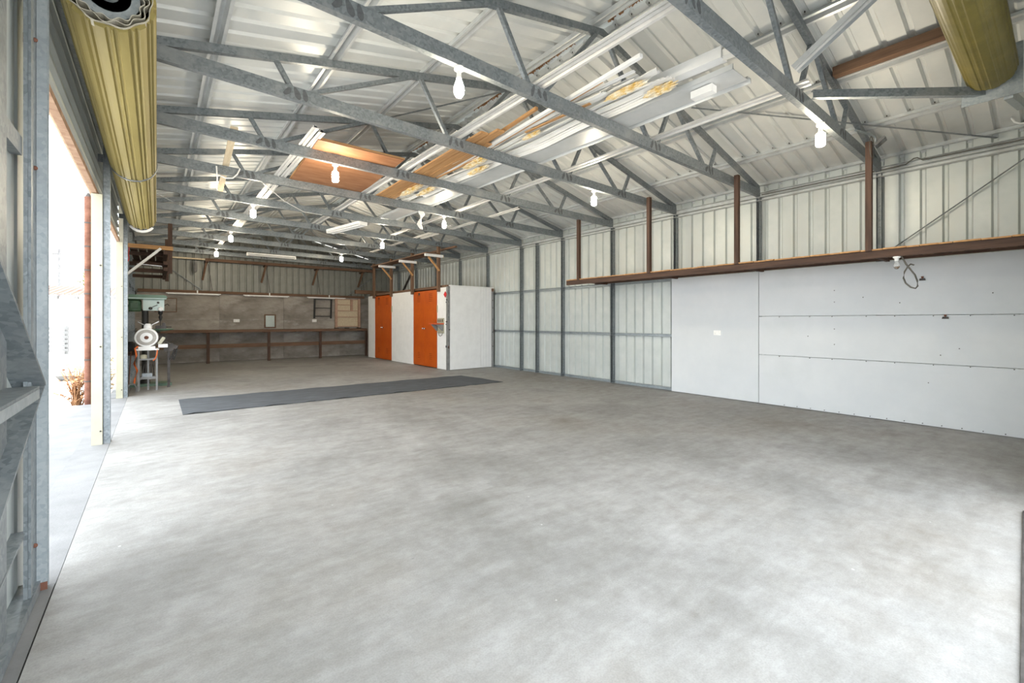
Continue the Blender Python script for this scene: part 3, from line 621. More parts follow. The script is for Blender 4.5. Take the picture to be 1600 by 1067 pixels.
# closet top beam, roof deck
ct = closet
MB().box(XC+.035, XC+.09, 9.52, 14.6, 2.035, 2.10).build('top_beam', WM['y'], ct)
MB().box(XC+.10, 6.86, 9.48, 14.9, 2.04, 2.058).build('top_deck', WD['y'], ct)
tag(MB().box(5.15, 6.30, 14.75, 14.85, 2.12, 2.24).build('timber_offcut', WM['x']), 'brown timber offcut lying at the far end of the closet', 'timber')
# closet posts with arms and upper plank
for i, Y in enumerate((9.84, 11.30, 12.71, 14.07)):
    t = thing('timber_post', '%s tall brown timber post on the closet front' % ('nearest', 'second', 'third', 'farthest')[i], 'post', loc=(XC, Y, 1.95), group='brown posts rising from the closet front')
    MB().box(XC-.065, XC-.006, Y-.045, Y+.045, 1.94, zb(XC)+.09).build('upright', WM['z'], t)
    if i < 3:
        MB().box(5.09, 5.60, Y-.085, Y-.047, 2.79, 2.855).build('arm', WHITE, t)
        MB().bar((5.19, Y-.066, 2.785), (5.49, Y-.066, 2.46), .035, .045, up=(0,1,0)).build('strut', WR['z'], t)
        MB().box(5.59, 5.605, Y-.088, Y-.044, 2.785, 2.86).build('arm_tip', PINE, t)
for k, x in enumerate((5.10, 5.27)):
    tag(MB().box(x, x+.15, 9.70, 13.3+.3*k, 2.858, 2.882).build('shelf_plank', WM['y']), ('outer', 'inner')[k]+' brown plank lying on the white arms of the closet posts', 'plank', 'planks over the closet')
tag(MB().box(5.66, 5.72, 9.3, 10.6, 3.0, 3.04).build('timber_strip', WM['y']), 'thin brown strip jutting past the nearest closet post', 'timber')
# ================================================================ floor mat
m = MB(); nx, ny = 40, 8
pts = []
for j in range(ny+1):
    for i in range(nx+1):
        x = .26+(4.99)*i/nx+.10*(1-j/ny)*(i/nx); y = 7.08+1.40*j/ny-.10*(i/nx); z = .006+.006*max(0, math.sin(i*.9+j*.8))+(.012*max(0, math.sin(i*1.7)) if j == 0 else 0)
        pts.append((x, y, z))
fs = [(j*(nx+1)+i, j*(nx+1)+i+1, (j+1)*(nx+1)+i+1, (j+1)*(nx+1)+i) for j in range(ny) for i in range(nx)]
n = len(pts)
m.add(pts+[(a, b, c-.005) for a, b, c in pts], fs+[tuple(q+n for q in reversed(f_)) for f_ in fs]+[(i, n+i, n+i+1, i+1) for i in range(nx)]+[(ny*(nx+1)+i, ny*(nx+1)+i+1, n+ny*(nx+1)+i+1, n+ny*(nx+1)+i) for i in range(nx)]+[(j*(nx+1), (j+1)*(nx+1), n+(j+1)*(nx+1), n+j*(nx+1)) for j in range(ny)]+[(j*(nx+1)+nx, n+j*(nx+1)+nx, n+(j+1)*(nx+1)+nx, (j+1)*(nx+1)+nx) for j in range(ny)])
tag(m.build('carpet_mat', MATM), 'long thin grey carpet mat lying across the floor', 'mat')
# ================================================================ bulbs
def lamp(x, Y, pear, label):
    z = zb(x)-.0005; y = Y+.026
    t = thing('hanging_bulb', label, 'bulb', loc=(x, y, z), group='lit bulbs under the trusses')
    MB().lathe([(.036,0),(.036,-.022),(.026,-.028),(.024,-.03)], (x, y, z), n=16).build('base', PLASTIC, t)
    MB().lathe([(.017,-.03),(.019,-.075),(.021,-.078),(.021,-.09),(.017,-.092)], (x, y, z), n=16).build('holder', PLASTIC, t)
    pr = [(.017,-.092),(.024,-.11),(.036,-.145),(.040,-.17),(.036,-.20),(.022,-.222),(.002,-.23)] if pear else [(.020,-.092),(.036,-.10),(.039,-.108),(.039,-.20),(.034,-.212),(.018,-.22),(.002,-.222)]
    MB().lathe(pr, (x, y, z), n=18).build('bulb', BULB, t)
for x, i, p, l in ((1.77, 1, 1, 'lit pear-shaped bulb hanging from the second truss'), (4.87, 0, 0, 'lit cylindrical bulb on the nearest truss at the right'),
                   (1.69, 3, 0, 'lit cylindrical bulb in front of the plywood sheet'), (4.84, 2, 0, 'lit cylindrical bulb on the third truss beyond the white boards'),
                   (1.23, 5, 0, 'lit cylindrical bulb on the sixth truss at the left'), (3.98, 4, 1, 'lit pear-shaped bulb near the hanging white rag'),
                   (1.23, 7, 0, 'lit cylindrical bulb on the eighth truss at the left'), (4.0, 6, 0, 'lit cylindrical bulb on the seventh truss before the closet'),
                   (1.22, 9, 0, 'lit cylindrical bulb farthest away at the left'), (3.98, 8, 0, 'lit cylindrical bulb farthest away at the right')):
    lamp(x, TY[i], p, l)
# ================================================================ things stored on the trusses
ZS = lambda x: zb(x)+.114
def cbatten(x, y0, y1, label, wd=.13, h=.03, x1=None):
    x1 = x if x1 is None else x1
    pr = [(-wd/2,0),(-wd/2+.025,0),(-wd/2+.03,h-.004),(-.02,h-.004),(-.015,.012),(.015,.012),(.02,h-.004),(wd/2-.03,h-.004),(wd/2-.025,0),(wd/2,0),(wd/2,.003),(wd/2-.022,.003),(wd/2-.026,h),(-wd/2+.026,h),(-wd/2+.022,.003),(-wd/2,.003)]
    return tag(MB().ext(pr, (x, y0, ZS(x)), (x1, y1, ZS(x1)), (1,0,0), (0,0,1)).build('steel_batten', PURLW), label, 'batten', 'steel battens stored on the trusses')
PURLW = mat('pale_batten_steel', (.66,.65,.63), (.74,.73,.71), scale=8, rough=.4, metal=.2)
cbatten(2.55, .62, 9.8, 'long pale steel batten lying left of the white boards overhead')
cbatten(4.24, 1.35, 9.9, 'long pale steel batten lying on the right side of the trusses', .11)
cbatten(1.30, 4.92, 9.8, 'left of the pale steel battens beside the plywood sheet', .07)
cbatten(1.385, 5.0, 11.2, 'right of the pale steel battens beside the plywood sheet', .07)
cbatten(1.30, 9.9, 14.0, 'far pale steel batten over the rear left of the shed', .10)
cbatten(4.95, 6.0, 9.7, 'short pale steel batten over the right rear trusses', .09)
cbatten(4.80, 8.0, 12.6, 'far pale steel batten above the closet posts', .09)
tag(MB().bar((.64, 5.5, ZS(.64)+.012), (.79, 8.6, ZS(.79)+.012), .07, .022).build('pale_strip', PINE), 'cream timber strip lying across the trusses at the left', 'timber')
t = thing('plywood_sheet', 'reddish brown plywood sheet lying on the trusses', 'sheet', loc=(1.97, 6.1, 3.2))
MB().ext([(1.40, 0), (2.42, 0), (2.42, .014), (1.40, .014)], (0, 5.20, 3.216), (.09, 6.95, 3.214), (1,0,0), (0,0,1)).build('panel', PLY, t)
MB().bar((1.41, 5.21, 3.236), (2.43, 5.21, 3.236), .03, .02).build('edge_batten', WR['x'], t)
MB().bar((1.41, 5.21, 3.236), (1.49, 6.95, 3.236), .025, .02).build('edge_batten', WR['y'], t)
# brown planks
for k, (x, y0, y1, z) in enumerate(((2.74, 3.9, 7.0, 0), (2.845, 3.75, 6.9, .003), (2.95, 4.1, 7.05, 0))):
    tag(MB().bar((x, y0, ZS(x)+.012+z), (x+.05, y1, ZS(x)+.012+z), .095, .022).build('stored_plank', WR['y']), ('left', 'middle', 'right')[k]+' plank of the raw timber stack overhead', 'plank', 'raw timber planks overhead')
tag(MB().bar((2.86, 3.2, ZS(2.86)+.05), (2.98, 4.6, ZS(2.98)+.05), .03, .03).build('timber_stick', WR['y']), 'thin raw timber stick lying across the overhead planks', 'timber')
tag(MB().box(2.83, 2.95, 4.28, 4.40, ZS(2.9)+.05, ZS(2.9)+.085).build('timber_block', WD['x']), 'small dark timber block on the overhead planks', 'timber')
t = thing('edged_lath', 'white-edged brown timber lath jutting furthest towards the camera', 'lath', loc=(2.95, 3, 3.2))
MB().bar((2.88, 2.03, ZS(2.9)+.02), (3.06, 5.2, ZS(2.9)+.02), .035, .03).build('white_edge', WHITE, t)
MB().bar((2.92, 2.45, ZS(2.9)+.02), (3.09, 5.2, ZS(2.9)+.02), .030, .028).build('brown_edge', WR['y'], t)
# old white boards, warped, piled
def warped(x0, xe, y0, y1, wd, z, seed, label):
    r_ = random.Random(seed); m = MB(); n = 26; top = []; ph = r_.uniform(0, 6); tilt = r_.uniform(-.45, .45)
    prof = [(-.5, .0), (-.36, .012), (-.2, .004), (0, .014), (.2, .003), (.36, .013), (.5, .0)]
    for i in range(n+1):
        s = i/n; y = y0+(y1-y0)*s; x = x0+(xe-x0)*s; wob = .012*math.sin(ph+s*9)+.008*math.sin(ph*2+s*23)
        jag = r_.uniform(-.02, .02) if i in (0, n) else 0
        for a, b in prof: top.append((x+a*wd*(1+.08*math.sin(s*17+ph)), y+jag*a*6, ZS(x)+z+b+wob+.020+a*wd*tilt))
    k = len(prof); fs = [(i*k+j, i*k+j+1, (i+1)*k+j+1, (i+1)*k+j) for i in range(n) for j in range(k-1)]; N = len(top)
    m.add(top+[(a, b, c-.006) for a, b, c in top], fs+[tuple(q+N for q in reversed(f_)) for f_ in fs]+[(i*k, (i+1)*k, N+(i+1)*k, N+i*k) for i in range(n)]+[(i*k+k-1, N+i*k+k-1, N+(i+1)*k+k-1, (i+1)*k+k-1) for i in range(n)]+[(j, N+j, N+j+1, j+1) for j in range(k-1)]+[(n*k+j, n*k+j+1, N+n*k+j+1, N+n*k+j) for j in range(k-1)])
    return tag(m.build('old_white_board', SHEETW), label, 'board', 'old white boards on the trusses')
W_ = [(3.06, 2.97, 2.55, 5.3, .075, 0, 'leftmost old white board next to the raw planks'), (3.16, 3.04, 2.30, 6.9, .080, .006, 'second old white board from the raw planks'),
      (3.26, 3.14, 2.14, 6.95, .078, .0, 'middle old white board with foam at its near end'), (3.36, 3.24, 2.08, 7.0, .080, .008, 'fourth old white board from the raw planks'),
      (3.455, 3.335, 2.25, 6.5, .074, .0, 'old white board beside the grey flashing'), (3.22, 3.15, 2.12, 3.6, .13, .050, 'short upper old white board at the near end of the pile')]
for i, (x0, xe, y0, y1, wd, z, l) in enumerate(W_): warped(x0, xe, y0, y1, wd, z, i, l)
r_ = random.Random(12)
for k in range(14):
    x0 = 3.0+.036*k+r_.uniform(-.01, .01); y0 = r_.choice((2.05, 2.3, 2.5, 2.9, 4.3))+r_.uniform(0, .25); L_ = r_.uniform(1.2, 3.2)
    dx = -.04*L_+r_.uniform(-.03, .03); zz = .062+r_.uniform(0, .02) if not 3.14 < x0 < 3.3 or y0 > 3.7 else .10
    m = MB(); h = ZS(x0)+zz; a_ = V(x0, y0, h); b_ = V(x0+dx, y0+L_, h+r_.uniform(-.01, .015)); t_ = r_.uniform(-.5, .5)
    m.ext([(-.018, 0), (-.010, -.006), (.004, .0), (.016, -.008), (.022, .002), (.0, .008)], a_, b_, V(math.cos(t_), 0, math.sin(t_)), V(-math.sin(t_), 0, math.cos(t_)))
    tag(m.build('white_lath', WHITE), 'narrow white lath lying in the overhead pile of boards', 'lath', 'narrow white laths overhead')
for k, (x0, y0, x1, y1, z_) in enumerate(((3.12, 2.75, 3.06, 3.6, .0), (3.10, 4.3, 3.02, 6.8, .0))):
    tag(MB().bar((x0, y0, ZS(x0)+.006+z_), (x1, y1, ZS(x0)+.006+z_), .03, .010).build('brown_offcut', WR['y']), ('brown', 'long brown')[k]+' offcut strip showing between the old white boards', 'timber')
def blob(c, s, seed, label, mt=None):
    r_ = random.Random(seed); m = MB(); nu, nv = 22, 14; vs = []
    for j in range(nv+1):
        ph = math.pi*j/nv
        for i in range(nu):
            a = 2*math.pi*i/nu; k = 1+r_.uniform(-.33, .33) if 0 < j < nv else 1
            vs.append((c[0]+s[0]*k*math.sin(ph)*math.cos(a), c[1]+s[1]*k*math.sin(ph)*math.sin(a), c[2]+s[2]*k*math.cos(ph)))
    fs = [(j*nu+i, j*nu+(i+1) % nu, (j+1)*nu+(i+1) % nu, (j+1)*nu+i) for j in range(nv) for i in range(nu)]
    m.add(vs, fs, False); return tag(m.build('foam_lump', mt or FOAM), label, 'foam', 'yellowed foam lumps on the white boards')
for i, (c, s, l) in enumerate((((3.40, 2.20, 3.20), (.05, .14, .03), 'crumpled yellowed foam at the near end of the white boards'), ((3.20, 2.42, 3.215), (.04, .20, .022), 'long yellow foam strip left of the white boards'),
    ((3.12, 4.6, 3.185), (.05, .30, .02), 'yellow foam strip between the third and fourth trusses'), ((3.30, 4.85, 3.185), (.045, .22, .02), 'second yellow foam lump between the third and fourth trusses'),
    ((3.02, 6.2, 3.19), (.06, .32, .022), 'yellow foam before the fifth truss, left'), ((3.22, 6.1, 3.19), (.05, .30, .022), 'yellow foam before the fifth truss, right'), ((3.15, 3.6, 3.20), (.035, .14, .018), 'small yellow foam lump before the third truss'))):
    blob(c, s, i+20, l)
# grey-white flashing tray and box downpipe
m = MB().ext([(-.15,.0),(-.145,.0),(-.135,.045),(-.13,.006),(.12,.006),(.13,.035),(.17,.035),(.18,.0),(.19,.0),(.185,.04),(.125,.04),(.115,.010),(-.126,.010),(-.13,.05),(-.14,.05)], (3.70, 1.66, ZS(3.6)), (3.50, 8.9, ZS(3.4)), (1,0,0), (0,0,1))
tag(m.build('metal_flashing', mat('grey_white_flashing', (.58,.60,.60), (.66,.67,.67), scale=4, rough=.4, metal=.2)), 'long grey-white metal flashing tray on the trusses', 'flashing')
t = thing('box_downpipe', 'white square downpipe with crumpled end on the trusses', 'downpipe', loc=(3.5, 2.5, 3.25))
q = [(-.05,0),(.05,0),(.05,.09),(-.05,.09),(-.05,.086),(.046,.086),(.046,.004),(-.046,.004),(-.046,.086),(-.05,.086)]
MB().ext([(-.05,0),(.05,0),(.05,.09),(-.05,.09)], (3.50, 1.70, ZS(3.5)+.075), (3.36, 3.9, ZS(3.5)+.075), (1,0,0), (0,0,1)).build('pipe', WHITE, t)
MB().ext([(-.04,.01),(.0,-.004),(.043,.012),(.048,.05),(.03,.083),(-.02,.09),(-.045,.06)], (3.515, 1.55, ZS(3.5)+.075), (3.505, 1.71, ZS(3.5)+.075), (1,0,0), (0,0,1)).build('crumpled_end', SHEETW, t)
tag(MB().box(3.62, 3.70, 1.86, 2.05, 3.13, 3.19).build('torn_card', PLASTIC), 'torn white card hanging under the flashing tray', 'card')
# hanging rag, fluorescent fittings, cables
m = MB(); r_ = random.Random(4); ring = []
for i in range(9):
    s = i/8; wv = .035+.03*math.sin(s*9+1)*(1-s*.4)
    for k in range(8):
        a = k*math.pi/4; ring.append((3.52+wv*math.cos(a)*(1+r_.uniform(-.3, .3))+.02*math.sin(s*7), 6.91+.02*math.sin(a), zb(3.62)-.30*s))
m.add(ring, [(i*8+k, i*8+(k+1) % 8, (i+1)*8+(k+1) % 8, (i+1)*8+k) for i in range(8) for k in range(8)], False)
tag(m.build('hanging_rag', SHEETW), 'torn white rag hanging below the trusses', 'rag')
t = thing('fluorescent_light', 'white twin fluorescent fitting hung before the back wall', 'light', loc=(2.5, 13.86, 2.98))
MB().box(1.90, 3.11, 13.80, 13.89, 3.02, 3.06).build('body', PLASTIC, t)
for y in (13.805, 13.885): MB().tube([(1.93, y, 2.995), (3.08, y, 2.995)], .016, 8).build('tube', WHITE, t)
for x in (1.90, 3.08): MB().box(x, x+.03, 13.78, 13.91, 2.97, 3.02).build('tube_holder', PLASTIC, t)
for x in (2.1, 2.9): MB().box(x, x+.02, 13.89, 13.905, 3.02, 3.13).build('hanger', GALV, t)
t = thing('fluorescent_light', 'white fluorescent fitting slung below the sixth truss', 'light', loc=(2.95, 9.0, 3.0))
MB().bar((2.79, 9.5, 3.055), (3.06, 8.34, 3.07), .17, .05).build('body', PLASTIC, t)
for o_x in (-.05, .05): MB().tube([(2.79+o_x, 9.48, 3.012), (3.06+o_x, 8.36, 3.027)], .016, 8).build('tube', WHITE, t)
MB().bar((2.79, 9.50, 3.02), (2.795, 9.47, 3.02), .16, .03).build('tube_holder', PLASTIC, t)
MB().bar((3.055, 8.37, 3.035), (3.06, 8.34, 3.035), .16, .03).build('tube_holder', PLASTIC, t)
tag(MB().tube([(.60, 6.85, 3.20), (.61, 6.86, 3.05), (.61, 6.90, 2.93), (.62, 6.91, 2.9)], .009, 6).build('white_cable', PLASTIC), 'short white cable hanging from the fifth truss', 'cable')
tag(MB().tube([(.86, 6.84, 3.22), (.83, 6.84, 3.14), (.78, 6.85, 3.08), (.70, 6.87, 3.07), (.64, 6.9, 3.10)], .009, 6).build('white_cable', PLASTIC), 'curled white cable over the fifth truss', 'cable')
tag(MB().tube([(1.12, 6.9, 3.113), (1.5, 7.4, 3.02), (1.9, 7.9, 3.01), (2.3, 8.3, 3.094)], .006, 6).build('white_cable', PLASTIC), 'long white cable sagging between the trusses', 'cable')
tag(MB().tube([(-.003, 7.3, 2.84), (.3, 8.2, 2.90), (1.0, 9.71, zb(1.0)-.002)], .003, 6).build('thin_wire', GALV_L), 'thin wire stretched from the roller to a truss', 'wire')
# ================================================================ left storage rack
t = thing('storage_rack', 'brown timber overhead rack with white brace at the left', 'rack', loc=(-.1, 12, 2.1))
MB().box(XL+.03, .25, 10.95, 11.0, 2.585, 2.66).build('front_bearer', WR['x'], t)
MB().bar((-.43, 10.92, 2.08), (.06, 10.92, 2.60), .04, .10, up=(0,1,0)).build('brace', PLASTIC, t)
MB().box(.17, .24, 11.01, 11.08, 2.14, 3.12).build('post', WD['z'], t)
MB().box(.15, .22, 13.2, 13.27, 2.14, 3.12).build('post', WD['z'], t)
for z, xo in ((2.50, 0), (2.30, .0), (2.18, .0)):
    MB().box(.10, .165, 10.98, 13.3, z, z+.07).build('side_rail', WD['y'], t)
    MB().box(XL+.05, .10, 11.4, 11.45, z, z+.07).build('cross_rail', WD['x'], t)
    MB().box(XL+.05, .10, 12.9, 12.95, z, z+.07).build('cross_rail', WD['x'], t)
for k in range(4): MB().box(-.40+.13*k, -.29+.13*k, 11.1, 13.2, 2.573, 2.59).build('deck_plank', WD['y'], t)
MB().tube([(-.30, 11.2, 2.31), (.08, 11.2, 2.29)], .015, 8).build('hang_rod', CHROME, t)
tag(MB().tube([(-.40, 10.9, 2.58), (-.41, 10.88, 2.45), (-.40, 10.86, 2.36), (-.43, 10.85, 2.28)], .006, 6).build('red_cord', REDP), 'thin red cord hanging below the overhead rack', 'cord')
# ================================================================ drill press
dp = thing('drill_press', 'green pedestal drill press beside the left wall', 'drill press', loc=(-.15, 10.75, 0))
Yd = 10.75
b_ = MB().box(-.38, .20, Yd-.16, Yd+.22, 0, .045); b_.box(.05, .22, Yd-.22, Yd-.12, .0, .05); b_.build('base', GREEN, dp)
MB().lathe([(.075,.045),(.075,.10),(.05,.12),(.05,1.42)], (-.17, Yd, 0), n=20).build('column', BLACK, dp)
hd = MB().box(-.20, .11, Yd-.10, Yd+.10, 1.40, 1.605).build('head', PALEG, dp)
MB().box(-.18, .09, Yd-.108, Yd-.10, 1.42, 1.59).build('front_plate', PALEG, hd)
for x, z, r in ((-.09, 1.44, .028), (.055, 1.43, .042), (.02, 1.55, .018)): MB().lathe([(r,0),(r,.03),(r*.5,.04)], (x, Yd-.108, z), axis=(0,-1,0), n=14).build('dial', WHITE if r > .03 else DARK, hd)
MB().tube([(-.10, Yd-.125, 1.44), (-.02, Yd-.14, 1.49), (.01, Yd-.14, 1.505)], .006, 6).build('lever', DARK, hd)
MB().tube([(.11, Yd-.02, 1.50), (.16, Yd-.06, 1.53), (.18, Yd-.1, 1.50)], .007, 6).build('feed_lever', DARK, hd)
cvp = [(-.42,.0),(.12,.0),(.15,.03),(.15,.07),(.12,.10),(-.40,.10),(-.44,.07),(-.44,.02)]
MB().ext([(a, b*.85) for a, b in cvp], (0, Yd-.14, 1.605), (0, Yd+.14, 1.605), (1,0,0), (0,0,1)).build('belt_cover', GREEN, dp)
MB().box(-.43, .14, Yd-.145, Yd-.14, 1.618, 1.632).build('cover_band', PALEG, dp)
mo = MB().lathe([(.09,0),(.11,.02),(.11,.20),(.09,.22)], (-.33, Yd, 1.38), n=20).build('motor', DGREEN, dp)
for k in range(6): MB().lathe([(.113,.035+.028*k),(.113,.045+.028*k)], (-.33, Yd, 1.38), n=20).build('fin', GREEN, mo)
MB().box(-.37, -.27, Yd-.13, Yd-.10, 1.44, 1.54).build('switch_box', DGREEN, dp)
MB().lathe([(.035,0),(.035,-.06),(.02,-.07),(.02,-.10),(.032,-.11),(.022,-.16),(.012,-.19)], (.055, Yd, 1.40), n=14).build('quill_chuck', BLACK, dp)
MB().tube([(.055, Yd, 1.21), (.055, Yd, 1.12)], .006, 6).build('drill_bit', DARK, dp)
tb = MB().lathe([(.05,-.05),(.17,-.02),(.19,-.02),(.19,0)], (.06, Yd-.02, 1.06), n=24).build('table', GREEN, dp)
MB().bar((-.17, Yd, 1.02), (.05, Yd-.02, 1.02), .10, .07).build('table_arm', BLACK, dp)
vs_ = MB().box(-.02, .14, Yd-.10, Yd+.02, 1.06, 1.12).build('vise_body', DARK, tb)
MB().tube([(.14, Yd-.04, 1.09), (.22, Yd-.04, 1.09)], .01, 6).build('vise_screw', DARK, vs_)
MB().box(.08, .13, Yd-.10, Yd+.02, 1.12, 1.17).build('vise_jaw', DARK, vs_)
# ================================================================ disc sander on its stand
ds = thing('disc_sander', 'white disc sander on a grey steel stand by the door post', 'sander', loc=(-.13, 9.97, 0))
Ys = 9.97
for x in (-.245, .0):
    for y in (Ys-.02, Ys+.22):
        MB().box(x-.014, x+.014, y-.014, y+.014, 0, .70).build('leg', GREYP, ds)
MB().box(-.13, -.105, Ys+.08, Ys+.10, 0, .69).build('leg', GREYP, ds)
for z in (.20, .53): 
    MB().box(-.23, -.015, Ys-.03, Ys-.01, z, z+.025).build('rail', GREYP, ds)
    MB().box(-.23, -.015, Ys+.21, Ys+.23, z, z+.025).build('rail', GREYP, ds)
MB().box(-.22, -.03, Ys-.005, Ys+.2, .225, .24).build('shelf', GREYP, ds)
MB().box(-.29, .03, Ys-.06, Ys+.25, .70, .725).build('table_plate', WHITE, ds)
MB().box(-.25, -.02, Ys-.04, Ys+.22, .725, .765).build('machine_base', WHITE, ds)
gd = MB().lathe([(.158,0),(.165,.02),(.165,.05),(.14,.06)], (-.14, Ys-.02, .92), axis=(0,1,0), n=36).build('guard', WHITE, ds)
MB().lathe([(.135,0),(.135,.006)], (-.14, Ys-.027, .92), axis=(0,1,0), n=36).build('sanding_disc', mat('grey_abrasive', (.36,.34,.31), (.46,.44,.41), scale=20, rough=.8), ds)
MB().lathe([(.085,0),(.085,.005)], (-.14, Ys-.032, .92), axis=(0,1,0), n=30).build('disc_flange', WHITE, ds)
MB().lathe([(.032,0),(.025,.02)], (-.14, Ys-.034, .92), axis=(0,-1,0), n=16).build('hub', RUST, ds)
MB().lathe([(.09,0),(.10,.03),(.10,.18),(.07,.22)], (-.14, Ys+.04, .90), axis=(0,1,0), n=20).build('motor', WHITE, ds)
MB().box(.02, .15, Ys-.10, Ys+.05, .745, .80).build('work_rest', WHITE, ds)
MB().bar((.03, Ys-.02, .80), (.10, Ys-.02, .92), .05, .02, up=(0,1,0)).build('rest_arm', CREAM, ds)
hb = MB().lathe([(.045,0),(.06,.03),(.055,.07),(.03,.10)], (-.12, Ys+.06, 1.06), n=14).build('clamp_head', WHITE, ds)
MB().tube([(-.11, Ys+.06, 1.11), (.03, Ys+.02, 1.20)], .013, 8).build('clamp_arm', CHROME, hb)
MB().tube([(-.13, Ys+.06, 1.11), (-.26, Ys+.02, 1.19)], .010, 8).build('clamp_arm', GREYP, hb)
MB().bar((-.12, Ys+.06, 1.0), (-.12, Ys+.06, 1.07), .04, .04, up=(0,1,0)).build('clamp_stem', GREYP, ds)
for k in range(5): tag(MB().tube([(-.20+.04*k, Ys+.05+.02*k, .242), (-.17+.03*k, Ys+.1, .45+.05*(k % 3))], .009, 6).build('steel_rod', DARK), ('leftmost', 'second', 'third', 'fourth', 'rightmost')[k]+' dark steel rod standing on the sander stand shelf', 'rod', 'steel rods on the sander stand')
MB().box(-.20, -.06, Ys-.0, Ys+.12, .24, .30).build('tray', GALV, ds)
MB().lathe([(.05,.0),(.05,.06),(.02,.07)], (-.18, Ys+.02, .555), n=14).build('knob', CREAM, ds)
# bench vise with rods right of the sander
t = thing('bench_vise', 'dark iron vise with hanging rods beside the sander', 'vise', loc=(.2, 10.2, .6))
MB().box(.10, .24, 10.2, 10.32, .66, .80).build('body', DARK, t)
MB().bar((.12, 10.26, .80), (.30, 10.22, .72), .06, .06).build('jaw', DARK, t)
for k in range(3): MB().tube([(.26+.02*k, 10.2, .70), (.18+.03*k, 10.2, .50)], .010, 6).build('rod', BLACK, t)
MB().box(.15, .19, 10.25, 10.30, .0, .66).build('pedestal', DARK, t)
tag(MB().tube([(-.255, 9.93, .77), (-.29, 9.88, .74), (-.27, 9.88, .62), (-.30, 9.88, .48), (-.26, 9.88, .36), (-.29, 9.88, .22), (-.30, 9.88, .13)], .013, 8).build('orange_cord', CORD), 'orange power cord hanging from the sander', 'cord')
tag(MB().tube([(.01, 9.92, .72), (.0, 9.90, .62), (-.02, 9.90, .55), (-.05, 9.9, .52)], .009, 8).build('orange_cord', CORD), 'short orange cord tucked behind the sander stand leg', 'cord')
t = thing('bent_pipe', 'bent metal pipe with a yellowish knob on the floor', 'pipe', loc=(-.38, 9.75, 0))
MB().tube([(-.27, 9.86, .0), (-.27, 9.85, .09), (-.30, 9.83, .145), (-.35, 9.8, .145), (-.385, 9.77, .11), (-.41, 9.74, .04)], .012, 8).build('pipe', GREYP, t)
MB().lathe([(.01,-.03),(.032,-.015),(.036,0),(.03,.02),(.01,.03)], (-.415, 9.72, .034), n=12).build('knob', mat('yellowish_plastic', (.55,.42,.20), rough=.5), t)
for k in range(2): tag(MB().tube([(-.40+.05*k, 10.2, .68), (-.41+.045*k, 10.18, .40), (-.40+.02*k, 10.15, .10)], .008, 6).build('hanging_hose', RUST), ('outer', 'inner')[k]+' rust-red hose hanging on the left wall', 'hose', 'hoses on the left wall')
tag(MB().box(XL+.01, -.30, 10.24, 10.58, .60, .66).build('timber_ledge', WD['x']), 'dark timber ledge on the left wall behind the sander', 'shelf')
tag(MB().lathe([(.06,0),(.07,.03),(.07,.14),(.04,.18)], (-.37, 10.42, .66), n=14).build('dark_pot', BLACK), 'dark pot standing on the ledge behind the sander', 'pot')
t = thing('switchboard', 'white switchboard just past the third bay post', 'switchboard', loc=(-.4, 9.5, 1.3))
MB().box(XL+.002, -.375, 9.44, 9.52, 1.32, 1.70).build('body', PLASTIC, t)
for k in range(3): MB().box(-.375, -.36, 9.45, 9.51, 1.36+.11*k, 1.43+.11*k).build('switch', GREYP, t)
# ================================================================ outside, beyond the open bays
t = thing('rusty_pole', 'rusty banded steel pole standing outside between the bays', 'pole', loc=(-.80, 9.10, -.17))
MB().tube([(-.80, 9.10, -.17), (-.80, 9.10, 1.6), (-.80, 9.10, 3.05)], .040, 14).build('shaft', RUST, t)
for z in (.3, .62, .95, 1.25, 1.6, 1.95, 2.3, 2.65): MB().lathe([(.046,0),(.046,.02)], (-.80, 9.10, z), n=14).build('band', DARK, t)
MB().tube([(-.80, 9.10, 3.05), (-.78, 9.10, 3.10)], .03, 10).build('cap', DARK, t)
t = thing('gutter_pipe', 'rusty pipe running outside under the left eave', 'pipe', loc=(-.62, 6.7, 2.75))
MB().tube([(-.62, 4.4, 2.80), (-.62, 9.0, 2.78)], .03, 10).build('pipe', RUSTT, t)
for y in (4.8, 6.6, 8.4): MB().box(-.63, XL-.025, y, y+.02, 2.82, 2.84).build('hanger', RUSTT, t)
t = thing('neighbour_shed', 'white shed with red-brown roof far beyond the yard', 'shed', loc=(-4.5, 32, -.17))
MB().box(-12, -1.2, 30.5, 36, -.17, 2.40).build('wall', WHITE, t)
pr = [(a-.12*0, b) for a, b in []]
for k in range(44): MB().ext([(0,0),(.13,.0),(.17,.05),(.21,.05),(.25,0),(.25,.02),(.21,.07),(.17,.07),(.13,.02),(0,.02)], (-12.2+.25*k, 29.9, 2.45), (-12.2+.25*k, 36.3, 3.2), (1,0,0), (0,0,1)).build('roof_sheet', ROOFRED, t)
for k in range(6): MB().box(-5.2+.7*k, -5.1+.7*k, 29.95, 30.5, 2.28, 2.42).build('rafter_end', WEATH, t)
t = thing('timber_pallet', 'grey weathered pallet leaning in the far yard', 'pallet', loc=(-3.9, 26, -.17))
for k in range(6): MB().box(-4.6, -2.9, 25.9+.02*k, 26.0+.02*k, -.05+.18*k, .06+.18*k).build('slat', WEATH, t)
for x in (-4.55, -3.8, -3.0): MB().box(x, x+.12, 26.05, 26.2, -.17, 1.0).build('upright', WEATH, t)
